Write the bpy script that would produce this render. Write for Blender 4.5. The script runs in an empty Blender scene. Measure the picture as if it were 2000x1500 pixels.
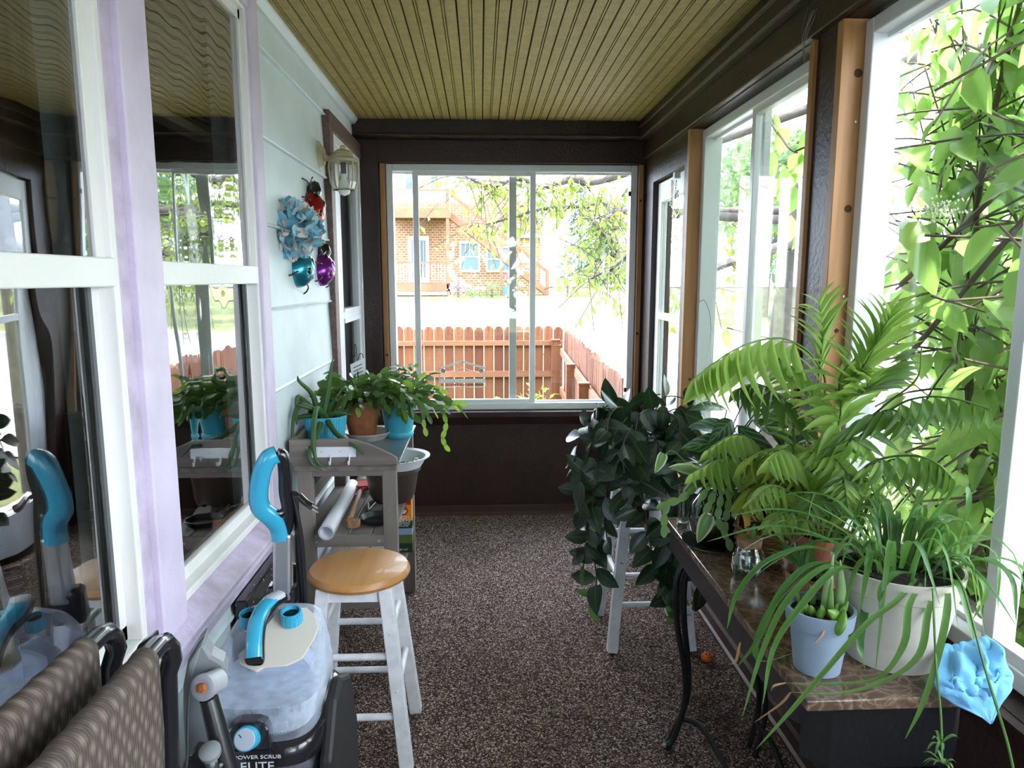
import bpy, math, random
from mathutils import Vector as V, Matrix, Euler, noise as mnoise
from math import sin, cos, pi, radians as R
rnd = random.Random(7)
SC = bpy.context.scene
COL = SC.collection
# ---------------------------------------------------------------- camera
H = 1.52
PITCH, YAW, FPX = R(8.4), R(2.5), 1386.0
cd = bpy.data.cameras.new('camera'); cam = bpy.data.objects.new('camera', cd); COL.objects.link(cam)
cd.sensor_width = 36; cd.lens = FPX/2000*36; cd.clip_start = .02; cd.clip_end = 600
cam.location = (0, 0, H); cam.rotation_euler = (pi/2-PITCH, 0, -YAW)
SC.camera = cam
# ---------------------------------------------------------------- sky, sun, exposure
w = bpy.data.worlds.new('sky'); SC.world = w; w.use_nodes = True
nt = w.node_tree; nt.nodes.clear()
out = nt.nodes.new('ShaderNodeOutputWorld'); bg = nt.nodes.new('ShaderNodeBackground')
tc = nt.nodes.new('ShaderNodeTexCoord'); nz = nt.nodes.new('ShaderNodeTexNoise'); rp = nt.nodes.new('ShaderNodeValToRGB')
nz.inputs['Scale'].default_value = 1.6; nz.inputs['Detail'].default_value = 5
rp.color_ramp.elements[0].position = .35; rp.color_ramp.elements[0].color = (.56, .70, 1, 1)
rp.color_ramp.elements[1].position = .6; rp.color_ramp.elements[1].color = (.86, .90, 1, 1)
nt.links.new(tc.outputs['Generated'], nz.inputs['Vector']); nt.links.new(nz.outputs[0], rp.inputs[0])
nt.links.new(rp.outputs[0], bg.inputs[0]); nt.links.new(bg.outputs[0], out.inputs[0])
bg.inputs[1].default_value = 1.0
sd = bpy.data.lights.new('sun', 'SUN'); sun = bpy.data.objects.new('sun', sd); COL.objects.link(sun)
sd.energy = 1.3; sd.angle = R(1.5); sd.color = (1, .95, .86)
sun.rotation_euler = V((.22, .02, .97)).to_track_quat('Z', 'Y').to_euler()
SC.view_settings.view_transform = 'Standard'; SC.view_settings.look = 'None'
SC.view_settings.exposure = 4.2; SC.view_settings.gamma = 1; SC.view_settings.use_curve_mapping = False
cy = SC.cycles
cy.use_denoising = True; cy.max_bounces = 10; cy.diffuse_bounces = 6; cy.glossy_bounces = 4
cy.transmission_bounces = 8; cy.transparent_max_bounces = 24; cy.caustics_reflective = False; cy.caustics_refractive = False
cy.sample_clamp_indirect = 6; cy.use_adaptive_sampling = True; cy.adaptive_threshold = .03

def at(px, py, Y):                                   # point of the photograph's pixel at depth Y
    a = (px-1000)/FPX; b = (750-py)/FPX
    f = V((sin(YAW)*cos(PITCH), cos(YAW)*cos(PITCH), -sin(PITCH))); r = V((cos(YAW), -sin(YAW), 0))
    u = V((sin(YAW)*sin(PITCH), cos(YAW)*sin(PITCH), cos(PITCH)))
    d = f+r*a+u*b
    return V((0, 0, H))+d*(Y/d.y)
# ---------------------------------------------------------------- materials
def mat(name, col, rough=.5, metal=0, var=None, bump=None, wood=None, spec=.5, emit=None, coat=0, alpha=1, trans=0, ior=1.45):
    """var=(scale, amount[, colour2]) mottle; bump=(scale, strength); wood=(axis, scale, dark colour)"""
    m = bpy.data.materials.new(name); m.use_nodes = True; t = m.node_tree; n = t.nodes; b = n['Principled BSDF']
    L = t.links.new
    b.inputs['Base Color'].default_value = (*col, 1); b.inputs['Roughness'].default_value = rough
    b.inputs['Metallic'].default_value = metal; b.inputs['Specular IOR Level'].default_value = spec
    b.inputs['Coat Weight'].default_value = coat; b.inputs['Alpha'].default_value = alpha
    b.inputs['Transmission Weight'].default_value = trans; b.inputs['IOR'].default_value = ior
    if emit: b.inputs['Emission Color'].default_value = (*emit[0], 1); b.inputs['Emission Strength'].default_value = emit[1]
    co = n.new('ShaderNodeTexCoord'); mp = n.new('ShaderNodeMapping'); L(co.outputs['Object'], mp.inputs[0])
    last = None
    if wood:
        ax, sc, dark = wood
        s = [1, 1, 1]; s[ax] = .07; mp.inputs['Scale'].default_value = s
        q = n.new('ShaderNodeTexNoise'); q.inputs['Scale'].default_value = sc; q.inputs['Detail'].default_value = 6; q.inputs['Distortion'].default_value = .6
        L(mp.outputs[0], q.inputs[0])
        rr = n.new('ShaderNodeValToRGB'); rr.color_ramp.elements[0].position = .32; rr.color_ramp.elements[1].position = .68
        rr.color_ramp.elements[0].color = (*dark, 1); rr.color_ramp.elements[1].color = (*col, 1)
        L(q.outputs[0], rr.inputs[0]); last = rr.outputs[0]
    if var:
        q = n.new('ShaderNodeTexNoise'); q.inputs['Scale'].default_value = var[0]; q.inputs['Detail'].default_value = 5
        L(co.outputs['Object'], q.inputs[0])
        rr = n.new('ShaderNodeValToRGB'); rr.color_ramp.elements[0].position = .38; rr.color_ramp.elements[1].position = .64
        mx = n.new('ShaderNodeMixRGB'); c2 = var[2] if len(var) > 2 else tuple(c*(1-var[1]) for c in col)
        mx.inputs[2].default_value = (*c2, 1)
        if last: L(last, mx.inputs[1])
        else: mx.inputs[1].default_value = (*col, 1)
        ml = n.new('ShaderNodeMath'); ml.operation = 'MULTIPLY'; ml.inputs[1].default_value = var[3] if len(var) > 3 else 1
        L(q.outputs[0], rr.inputs[0]); L(rr.outputs[0], ml.inputs[0]); L(ml.outputs[0], mx.inputs[0]); last = mx.outputs[0]
    if last: L(last, b.inputs['Base Color'])
    if bump:
        q = n.new('ShaderNodeTexNoise'); q.inputs['Scale'].default_value = bump[0]; q.inputs['Detail'].default_value = 6
        L((mp if wood else co).outputs['Vector' if wood else 'Object'], q.inputs[0])
        bp = n.new('ShaderNodeBump'); bp.inputs['Strength'].default_value = bump[1]; bp.inputs['Distance'].default_value = .01
        L(q.outputs[0], bp.inputs['Height']); L(bp.outputs[0], b.inputs['Normal'])
    return m
def glassmat(name, tint=(1, 1, 1), ior=1.5, boost=1., base=0., wave=None, rough=0.):
    m = bpy.data.materials.new(name); m.use_nodes = True; t = m.node_tree; n = t.nodes; n.clear(); L = t.links.new
    o = n.new('ShaderNodeOutputMaterial'); mx = n.new('ShaderNodeMixShader'); tr = n.new('ShaderNodeBsdfTransparent'); gl = n.new('ShaderNodeBsdfGlossy')
    tr.inputs[0].default_value = (*tint, 1); gl.inputs['Roughness'].default_value = rough
    fr = n.new('ShaderNodeFresnel'); ge = n.new('ShaderNodeNewGeometry'); mi = n.new('ShaderNodeMath'); mi.operation = 'MULTIPLY_ADD'
    mi.inputs[1].default_value = 1/ior-ior; mi.inputs[2].default_value = ior; L(ge.outputs['Backfacing'], mi.inputs[0]); L(mi.outputs[0], fr.inputs[0])
    ma = n.new('ShaderNodeMath'); ma.operation = 'MULTIPLY_ADD'; ma.use_clamp = True; ma.inputs[1].default_value = boost; ma.inputs[2].default_value = base
    L(fr.outputs[0], ma.inputs[0]); L(ma.outputs[0], mx.inputs[0]); L(tr.outputs[0], mx.inputs[1]); L(gl.outputs[0], mx.inputs[2]); L(mx.outputs[0], o.inputs[0])
    if wave:
        co = n.new('ShaderNodeTexCoord'); q = n.new('ShaderNodeTexNoise'); q.inputs['Scale'].default_value = wave[0]; q.inputs['Detail'].default_value = 1
        bp = n.new('ShaderNodeBump'); bp.inputs['Strength'].default_value = wave[1]; bp.inputs['Distance'].default_value = .01
        mp = n.new('ShaderNodeMapping'); mp.inputs['Scale'].default_value = (1, 1.6, .5)
        L(co.outputs['Object'], mp.inputs[0]); L(mp.outputs[0], q.inputs[0]); L(q.outputs[0], bp.inputs['Height']); L(bp.outputs[0], gl.inputs['Normal'])
    return m
def leafmat(name, c1, c2, rough=.35, trans=.45, edge=None, stripe=None, spec=.5, tcol=None, midrib=None):
    """per-leaf colour between c1 and c2; edge=(width, colour, halfwidth); stripe=(colour, freq)"""
    m = bpy.data.materials.new(name); m.use_nodes = True; t = m.node_tree; n = t.nodes; L = t.links.new; b = n['Principled BSDF']
    oi = n.new('ShaderNodeObjectInfo'); co = n.new('ShaderNodeTexCoord'); ge = n.new('ShaderNodeNewGeometry')
    mx = n.new('ShaderNodeMixRGB'); mx.inputs[1].default_value = (*c1, 1); mx.inputs[2].default_value = (*c2, 1)
    ad = n.new('ShaderNodeMath'); ad.operation = 'ADD'; L(oi.outputs['Random'], ad.inputs[0]); L(ge.outputs['Random Per Island'], ad.inputs[1])
    fc = n.new('ShaderNodeMath'); fc.operation = 'FRACT'; L(ad.outputs[0], fc.inputs[0]); L(fc.outputs[0], mx.inputs[0])
    last = mx.outputs[0]
    q = n.new('ShaderNodeTexNoise'); q.inputs['Scale'].default_value = 40; L(co.outputs['Object'], q.inputs[0])
    m2 = n.new('ShaderNodeMixRGB'); m2.blend_type = 'MULTIPLY'; m2.inputs[0].default_value = .35; L(last, m2.inputs[1]); L(q.outputs[0], m2.inputs[2]); last = m2.outputs[0]
    sp = n.new('ShaderNodeSeparateXYZ'); uv = n.new('ShaderNodeAttribute'); uv.attribute_name = 'UVMap'; L(uv.outputs['Vector'], sp.inputs[0])
    if stripe:
        ab = n.new('ShaderNodeMath'); ab.operation = 'ABSOLUTE'; L(sp.outputs[0], ab.inputs[0])
        k1 = n.new('ShaderNodeMath'); k1.operation = 'MULTIPLY'; k1.inputs[1].default_value = -.35; L(ab.outputs[0], k1.inputs[0])
        k2 = n.new('ShaderNodeMath'); k2.operation = 'ADD'; L(k1.outputs[0], k2.inputs[0]); L(sp.outputs[1], k2.inputs[1])
        k3 = n.new('ShaderNodeMath'); k3.operation = 'MULTIPLY'; k3.inputs[1].default_value = stripe[1]; L(k2.outputs[0], k3.inputs[0])
        k4 = n.new('ShaderNodeMath'); k4.operation = 'SINE'; L(k3.outputs[0], k4.inputs[0])
        k5 = n.new('ShaderNodeMath'); k5.operation = 'GREATER_THAN'; k5.inputs[1].default_value = .55; L(k4.outputs[0], k5.inputs[0])
        m3 = n.new('ShaderNodeMixRGB'); m3.inputs[2].default_value = (*stripe[0], 1); L(k5.outputs[0], m3.inputs[0]); L(last, m3.inputs[1]); last = m3.outputs[0]
    for e in ([('GREATER_THAN', edge[0], edge[1])] if edge else [])+([('LESS_THAN', .09, midrib)] if midrib else []):
        ab = n.new('ShaderNodeMath'); ab.operation = 'ABSOLUTE'; L(sp.outputs[0], ab.inputs[0])
        gt = n.new('ShaderNodeMath'); gt.operation = e[0]; gt.inputs[1].default_value = e[1]; L(ab.outputs[0], gt.inputs[0])
        m3 = n.new('ShaderNodeMixRGB'); m3.inputs[2].default_value = (*e[2], 1); L(gt.outputs[0], m3.inputs[0]); L(last, m3.inputs[1]); last = m3.outputs[0]
    L(last, b.inputs['Base Color']); b.inputs['Roughness'].default_value = rough; b.inputs['Specular IOR Level'].default_value = spec
    tl = n.new('ShaderNodeBsdfTranslucent'); ms = n.new('ShaderNodeMixShader'); ms.inputs[0].default_value = trans
    g = n.new('ShaderNodeMixRGB'); g.blend_type = 'MIX'; g.inputs[0].default_value = .55; g.inputs[2].default_value = (*(tcol or tuple(min(1, c*1.5) for c in c2)), 1)
    L(last, g.inputs[1]); L(g.outputs[0], tl.inputs[0])
    L(b.outputs[0], ms.inputs[1]); L(tl.outputs[0], ms.inputs[2]); L(ms.outputs[0], n['Material Output'].inputs[0])
    return m
# ---------------------------------------------------------------- mesh builder
class M:
    def __init__(s): s.v = []; s.f = []; s.uv = {}
    def add(s, vs, fs):
        o = len(s.v); s.v += [V(a) for a in vs]; s.f += [tuple(i+o for i in f) for f in fs]; return s
    def box(s, x0, x1, y0, y1, z0, z1):
        return s.add([(x0,y0,z0),(x1,y0,z0),(x1,y1,z0),(x0,y1,z0),(x0,y0,z1),(x1,y0,z1),(x1,y1,z1),(x0,y1,z1)],
                     [(0,3,2,1),(4,5,6,7),(0,1,5,4),(1,2,6,5),(2,3,7,6),(3,0,4,7)])
    def bar(s, a, b, w, h, up=(0, 0, 1), w2=None, h2=None):      # rectangular bar from a to b
        a, b = V(a), V(b); d = (b-a).normalized(); u = V(up)
        if abs(d.dot(u)) > .98: u = V((0, 1, 0))
        x = d.cross(u).normalized(); z = x.cross(d).normalized(); w2 = w2 or w; h2 = h2 or h
        vs = [p+x*sx*ww/2+z*sz*hh/2 for p, ww, hh in ((a, w, h), (b, w2, h2)) for sx, sz in ((-1,-1),(1,-1),(1,1),(-1,1))]
        return s.add(vs, [(0,3,2,1),(4,5,6,7),(0,1,5,4),(1,2,6,5),(2,3,7,6),(3,0,4,7)][:] if False else [(0,1,2,3),(7,6,5,4),(0,4,5,1),(1,5,6,2),(2,6,7,3),(3,7,4,0)])
    def tube(s, pts, r, seg=8, cap=True, flat=None):
        pts = [V(p) for p in pts]; n = len(pts); rs = r if isinstance(r, (list, tuple)) else [r]*n
        vs = []; prev = None
        for i, p in enumerate(pts):
            d = (pts[min(i+1, n-1)]-pts[max(i-1, 0)]).normalized()
            if prev is None: x = d.cross(V((0, 0, 1)) if abs(d.z) < .9 else V((1, 0, 0))).normalized()
            else: x = (prev-d*prev.dot(d)).normalized()
            prev = x; z = x.cross(d)
            for k in range(seg):
                a = 2*pi*k/seg; vs.append(p+(x*cos(a)*(flat or 1)+z*sin(a))*rs[i])
        fs = [(i*seg+k, i*seg+(k+1) % seg, (i+1)*seg+(k+1) % seg, (i+1)*seg+k) for i in range(n-1) for k in range(seg)]
        if cap: fs += [tuple(range(seg))[::-1], tuple(range((n-1)*seg, n*seg))]
        return s.add(vs, fs)
    def lathe(s, prof, c=(0, 0, 0), seg=24, axis=None):           # prof: (radius, height)
        c = V(c); vs = []
        q = V(axis).to_track_quat('Z', 'Y').to_matrix() if axis else Matrix.Identity(3)
        for r, z in prof:
            for k in range(seg): a = 2*pi*k/seg; vs.append(c+q @ V((r*cos(a), r*sin(a), z)))
        n = len(prof)
        fs = [(i*seg+k, i*seg+(k+1) % seg, (i+1)*seg+(k+1) % seg, (i+1)*seg+k) for i in range(n-1) for k in range(seg)]
        if prof[0][0] > 0: fs.append(tuple(range(seg))[::-1])
        if prof[-1][0] > 0: fs.append(tuple(range((n-1)*seg, n*seg)))
        return s.add(vs, fs)
    def loft(s, secs, seg=24, cap=True):   # secs: (cx,cy,cz,hx,hy,power)
        vs = []
        for cx, cy_, cz, hx, hy, e in secs:
            for k in range(seg):
                a = 2*pi*k/seg; c_, s_ = cos(a), sin(a)
                vs.append((cx+hx*math.copysign(abs(c_)**(2/e), c_), cy_+hy*math.copysign(abs(s_)**(2/e), s_), cz))
        n = len(secs)
        fs = [(i*seg+k, i*seg+(k+1) % seg, (i+1)*seg+(k+1) % seg, (i+1)*seg+k) for i in range(n-1) for k in range(seg)]
        if cap: fs += [tuple(range(seg))[::-1], tuple(range((n-1)*seg, n*seg))]
        return s.add(vs, fs)
    def prism(s, poly, vec):               # poly: 3D outline, extruded by vec
        n = len(poly); vec = V(vec); vs = [V(p) for p in poly]; vs += [p+vec for p in vs]
        return s.add(vs, [tuple(range(n))[::-1], tuple(range(n, 2*n))]+[(i, (i+1) % n, n+(i+1) % n, n+i) for i in range(n)])
    def mesh(s, name, m, smooth=None):
        me = bpy.data.meshes.new(name); me.from_pydata([tuple(p) for p in s.v], [], s.f); me.update()
        if m: me.materials.append(m)
        if smooth is not None:
            me.polygons.foreach_set('use_smooth', [True]*len(me.polygons)); me.set_sharp_from_angle(angle=R(smooth))
        return me
    def build(s, name, m, parent=None, smooth=None, bevel=None, kind=None, label=None, mods=None):
        o0 = W.get(parent.name, V((0, 0, 0))) if parent else V((0, 0, 0))
        if o0.length: s.v = [p-o0 for p in s.v]
        o = bpy.data.objects.new(name, s.mesh(name, m, smooth)); COL.objects.link(o)
        if parent: o.parent = parent; W[o.name] = o0.copy()
        if bevel:
            b = o.modifiers.new('bevel', 'BEVEL'); b.width = bevel; b.segments = 2; b.limit_method = 'ANGLE'; b.angle_limit = R(40)
        if kind: o['kind'] = kind
        if label: o['label'] = label
        return o
W = {}                                     # world offset of every parent (parents are never rotated)
def tag(o, label, cat, group=None, kind=None):
    o['label'] = label; o['category'] = cat
    if group: o['group'] = group
    if kind: o['kind'] = kind
    return o
def thing(name, label, cat, loc=(0, 0, 0), group=None):
    o = bpy.data.objects.new(name, None); COL.objects.link(o); o.location = loc; o.empty_display_size = .05
    W[o.name] = V(loc); return tag(o, label, cat, group)
def struct(name, m=None, mt=None, loc=(0, 0, 0), **k):
    if m: o = m.build(name, mt, None, **k)
    else: o = bpy.data.objects.new(name, None); COL.objects.link(o)
    o['kind'] = 'structure'; W[o.name] = V((0, 0, 0)); return o
def piece(name, me, parent, mw, kind=None):    # shares mesh data; mw = world matrix
    o = bpy.data.objects.new(name, me); COL.objects.link(o); o.parent = parent
    mm = mw.copy(); mm.translation = mw.translation-W.get(parent.name, V((0, 0, 0))); o.matrix_local = mm
    return o
def frame(pos, d, up=(0, 0, 1), s=1, sx=None):      # local Y -> d, local Z ~ up
    d = V(d).normalized(); u = V(up)
    if abs(d.dot(u.normalized())) > .985: u = V((.3, 1, .1))
    x = d.cross(u).normalized(); z = x.cross(d).normalized()
    m = Matrix((x*(sx or s), d*s, z*s)).transposed().to_4x4(); m.translation = V(pos); return m
def spline(pts, n=12):
    pts = [V(p) for p in pts]; P = [pts[0]*2-pts[1]]+pts+[pts[-1]*2-pts[-2]]; o = []
    for i in range(1, len(P)-2):
        for k in range(n):
            t = k/n; a, b, c, d = P[i-1], P[i], P[i+1], P[i+2]
            o.append(.5*((2*b)+(c-a)*t+(2*a-5*b+4*c-d)*t*t+(3*b-a-3*c+d)*t**3))
    return o+[pts[-1]]
def ribbon_uv(me, nl, nw):
    pass
def leafmesh(name, m, L=1., Wd=.5, n=6, droop=.15, fold=.12, shape='oval', thick=0, wavy=0):
    """leaf of length 1 along +Y, half width Wd/2; UV = (-1..1 across, 0..1 along)"""
    prof = {'oval': lambda t: (sin(pi*min(1, t*1.02+.0)))**.8*(1-.15*t), 'lance': lambda t: sin(pi*t**.75)**.9, 'heart': lambda t: (sin(pi*(t*.93+.07)**.62))**.75,
            'seg': lambda t: (.35+.65*sin(pi*(t*.85+.1)))*(1 if t < .95 else .6), 'blade': lambda t: (1-t)**.45*(.35+.65*min(1, t*5)),
            'petal': lambda t: min(1, t*1.6+.1)*(1-t**5)**.6}[shape]
    vs = []; uvs = []
    for i in range(n+1):
        t = i/n; hw = max(.004, prof(t))*Wd/2; z = -droop*t*t*L
        for j in (-1, -.5, 0, .5, 1):
            vs.append((j*hw, t*L, z+abs(j)*hw*fold*2+wavy*sin(t*17+j)*abs(j)*hw)); uvs.append((j, t))
    fs = [(i*5+j, i*5+j+1, (i+1)*5+j+1, (i+1)*5+j) for i in range(n) for j in range(4)]
    me = bpy.data.meshes.new(name); me.from_pydata(vs, [], fs); me.update(); me.materials.append(m)
    me.polygons.foreach_set('use_smooth', [True]*len(me.polygons))
    ul = me.uv_layers.new(name='UVMap'); at_ = me.attributes
    for lp in me.loops: ul.data[lp.index].uv = uvs[lp.vertex_index]
    return me
def joinleaves(name, me, mats_, material, parent, kind='stuff'):     # many small leaves as one mesh
    import numpy as np
    nv = len(me.vertices); co = np.empty(nv*3); me.vertices.foreach_get('co', co); co = co.reshape(-1, 3)
    fs = np.array([p.vertices[:] for p in me.polygons]); ul = me.uv_layers[0]; uv = np.empty(len(me.loops)*2); ul.data.foreach_get('uv', uv)
    o0 = W.get(parent.name, V((0, 0, 0))) if parent else V((0, 0, 0)); C = []; F = []
    for i, mw in enumerate(mats_):
        a = np.array(mw); C.append(co @ a[:3, :3].T+a[:3, 3]-np.array(o0)); F.append(fs+i*nv)
    C = np.concatenate(C); F = np.concatenate(F)
    m2 = bpy.data.meshes.new(name); m2.vertices.add(len(C)); m2.vertices.foreach_set('co', C.ravel())
    m2.loops.add(F.size); m2.loops.foreach_set('vertex_index', F.ravel().astype('i'))
    m2.polygons.add(len(F)); m2.polygons.foreach_set('loop_start', np.arange(0, F.size, 4, dtype='i'))
    m2.polygons.foreach_set('use_smooth', [True]*len(F))
    m2.update(calc_edges=True); m2.materials.append(material)
    ul2 = m2.uv_layers.new(name='UVMap'); ul2.data.foreach_set('uv', np.tile(uv, len(mats_)))
    o = bpy.data.objects.new(name, m2); COL.objects.link(o)
    if parent: o.parent = parent
    if kind: o['kind'] = kind
    return o
def blade(parent, pts, wd, m, name='leaf', n=6, fold=.35, tip=1, label=None, tw=0, smooth_n=None):
    """long strap leaf along a path"""
    p = spline(pts, n); N = len(p)-1; vs = []; uvs = []; o0 = W.get(parent.name, V((0, 0, 0)))
    for i, c in enumerate(p):
        t = i/N; d = (p[min(i+1, N)]-p[max(i-1, 0)]).normalized(); sd_ = d.cross(V((0, 0, 1)))
        if sd_.length < .15: sd_ = sd_+V((.3, .1, 0))
        sd_.normalize(); up = sd_.cross(d)
        if tw: sd_ = (sd_*cos(tw)+up*sin(tw)).normalized(); up = sd_.cross(d)
        hw = wd/2*(.55+.45*min(1, t*4))*max(.03, (1-t**3*tip))**.8
        for j in (-1, 0, 1): vs.append(c+sd_*j*hw+up*(abs(j)-.5)*hw*fold-o0); uvs.append((j, t))
    fs = [(i*3+j, i*3+j+1, (i+1)*3+j+1, (i+1)*3+j) for i in range(N) for j in range(2)]
    me = bpy.data.meshes.new(name); me.from_pydata([tuple(v) for v in vs], [], fs); me.update(); me.materials.append(m)
    me.polygons.foreach_set('use_smooth', [True]*len(me.polygons)); ul = me.uv_layers.new(name='UVMap')
    for lp in me.loops: ul.data[lp.index].uv = uvs[lp.vertex_index]
    o = bpy.data.objects.new(name, me); COL.objects.link(o); o.parent = parent
    if label: o['label'] = label
    return o
def text(body, parent, pos, size, m, rot=(pi/2, 0, 0), name='lettering', ext=.0006, align='CENTER', sx=1):
    c = bpy.data.curves.new(name, 'FONT'); c.body = body; c.size = size; c.extrude = ext; c.align_x = align; c.resolution_u = 3
    q = bpy.data.objects.new('tmp', c); me = bpy.data.meshes.new_from_object(q); me.name = name; bpy.data.objects.remove(q); bpy.data.curves.remove(c)
    me.materials.clear(); me.materials.append(m); o = bpy.data.objects.new(name, me); COL.objects.link(o); o.parent = parent
    o.location = V(pos)-W.get(parent.name, V((0, 0, 0))); o.rotation_euler = rot; o.scale = (sx, 1, 1); return o
def wall(m, ax, a0, a1, u0, u1, z0, z1, holes):
    """slab with rectangular holes; ax 0: thickness along x, spans y; ax 1: thickness along y, spans x"""
    us = sorted({u0, u1, *[h[0] for h in holes], *[h[1] for h in holes]}); zs = sorted({z0, z1, *[h[2] for h in holes], *[h[3] for h in holes]})
    us = [u for u in us if u0 <= u <= u1]; zs = [z for z in zs if z0 <= z <= z1]
    for i in range(len(us)-1):
        for j in range(len(zs)-1):
            cu, cz = (us[i]+us[i+1])/2, (zs[j]+zs[j+1])/2
            if any(h[0] < cu < h[1] and h[2] < cz < h[3] for h in holes): continue
            if ax == 0: m.box(a0, a1, us[i], us[i+1], zs[j], zs[j+1])
            else: m.box(us[i], us[i+1], a0, a1, zs[j], zs[j+1])
    return m
# ================================================================ materials of the porch
mBrown = mat('brown_paint', (.030, .0115, .0095), .42, bump=(60, .25), var=(9, .35))
mBrown2 = mat('brown_floor_trim', (.055, .026, .02), .5, bump=(60, .25))
mCeil = mat('mustard_paint', (.39, .295, .10), .55, var=(26, .5, (.25, .19, .06), .55), bump=(120, .35))
mGroove = mat('groove_dark', (.03, .022, .01), .8)
mSiding = mat('pale_blue_grey_siding', (.66, .74, .79), .5, var=(5, .1), bump=(18, .12))
mSideTrim = mat('pale_trim', (.60, .66, .68), .5, bump=(30, .3))
mLilac = mat('lilac_paint', (.62, .55, .70), .5, var=(7, .12), bump=(22, .5))
mLilac2 = mat('lilac_worn_paint', (.56, .48, .64), .55, var=(14, .3, (.42, .36, .46)), bump=(22, .7))
mVinyl = mat('white_vinyl', (.76, .77, .80), .35)
mCream = mat('off_white_sash', (.74, .74, .73), .4, bump=(30, .15))
mSeal = mat('grey_weatherstrip', (.10, .105, .11), .5)
mPine = mat('raw_pine', (.50, .26, .105), .5, wood=(2, 26, (.36, .165, .055)), bump=(30, .1))
mKnot = mat('pine_knot', (.07, .025, .01), .6)
mSteel = mat('steel', (.6, .6, .6), .3, 1)
mBlack = mat('black_plastic', (.012, .012, .014), .3)
mGlass = glassmat('window_glass', (.96, .975, .965), 1.5, .9, .0)
mHGlass = glassmat('old_house_glass', (.80, .83, .80), 1.55, 1.7, .20, wave=(3.2, .28))
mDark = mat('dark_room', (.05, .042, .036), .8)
def carpet():
    m = mat('brown_flecked_carpet', (.05, .03, .024), .95, spec=.1); t = m.node_tree; n = t.nodes; L = t.links.new
    co = n.new('ShaderNodeTexCoord'); v = n.new('ShaderNodeTexVoronoi'); v.inputs['Scale'].default_value = 210; L(co.outputs['Object'], v.inputs[0])
    hs = n.new('ShaderNodeSeparateColor'); L(v.outputs['Color'], hs.inputs[0])
    r = n.new('ShaderNodeValToRGB'); e = r.color_ramp.elements; r.color_ramp.interpolation = 'CONSTANT'
    e[0].position = 0; e[0].color = (.038, .023, .019, 1); e[1].position = .32; e[1].color = (.115, .072, .058, 1)
    for p, c in ((.62, (.25, .17, .14, 1)), (.82, (.44, .34, .29, 1)), (.94, (.62, .52, .46, 1))): x = e.new(p); x.color = c
    L(hs.outputs[0], r.inputs[0]); q = n.new('ShaderNodeTexNoise'); q.inputs['Scale'].default_value = 2.2; L(co.outputs['Object'], q.inputs[0])
    mx = n.new('ShaderNodeMixRGB'); mx.blend_type = 'MULTIPLY'; mx.inputs[0].default_value = .5; L(r.outputs[0], mx.inputs[1]); L(q.outputs[0], mx.inputs[2])
    L(mx.outputs[0], n['Principled BSDF'].inputs['Base Color'])
    b = n.new('ShaderNodeBump'); b.inputs['Strength'].default_value = .8; b.inputs['Distance'].default_value = .006; L(v.outputs['Distance'], b.inputs['Height']); L(b.outputs[0], n['Principled BSDF'].inputs['Normal'])
    return m
mCarpet = carpet()
# ================================================================ porch shell
XL, XR, YB, ZC, YF = -.74, 1.02, 4.48, 2.45, -1.4
struct('floor', M().box(XL-.1, XR+.12, YF-.1, YB+.12, -.12, 0), mCarpet)
ceil = struct('ceiling', M().box(XL-.3, XR+.35, YF-.3, YB+.35, ZC+.012, ZC+.12), mGroove)
def plankmesh():                                          # beadboard plank with bead and tongue joint, running along y
    p = [(0, 0), (.002, -.011), (.039, -.011), (.0405, -.002), (.0425, -.002), (.0435, -.011), (.0485, -.011), (.0495, -.002), (.0515, -.002), (.053, -.011), (.0895, -.011), (.091, 0)]
    m = M(); m.prism([(x, YF, ZC+.012+z) for x, z in p], (0, YB+.1-YF, 0)); return m.mesh('plank', mCeil)
pm = plankmesh(); pw = .0945
for i in range(18): piece('plank', pm, ceil, Matrix.Translation((XL+.002+i*pw, 0, (0, -.0012, .001)[i % 3])))
W1 = (.50, 1.49, .73, 2.37); W2 = (1.655, 2.41, .73, 2.37); DH = (3.66, 4.45, .03, 2.22)
wl = struct('wall_left', wall(M(), 0, -.86, -.765, YF, YB+.1, -.3, ZC+.05, [(W1[0], W1[1], W1[2], W1[3]), (W2[0], W2[1], W2[2], W2[3]), DH]), mSiding)
rows = [(2.292, 2.45), (1.998, 2.292), (1.704, 1.998), (1.41, 1.704), (1.116, 1.41), (.822, 1.116), (.528, .822), (.234, .528), (0.0, .234)]
def panel(y0, y1, z0, z1):
    m = M(); m.prism([(-.765, y0, z0), (-.735, y0, z0), (-.733, y0, z0+.006), (-.741, y0, z0+.012), (-.752, y0, z1), (-.765, y0, z1)], (0, y1-y0, 0)); m.build('siding_panel', mSiding, wl)
panel(2.50, 4.36, *rows[0])
for z0, z1 in rows[1:]: panel(2.50, 3.56, z0, z1)
for z0, z1 in rows[6:]: panel(YF, 2.498, z0, min(z1, .60))
panel(YF, 0.40, .61, 1.5); panel(YF, .40, 1.5, 2.45)
struct('trim_ceiling_left', M().prism([(XL-.02, YF, ZC), (XL+.028, YF, ZC), (XL+.026, YF, ZC-.008), (XL+.008, YF, ZC-.03), (XL-.02, YF, ZC-.032)], (0, YB-.1-YF, 0)), mSideTrim)
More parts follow.
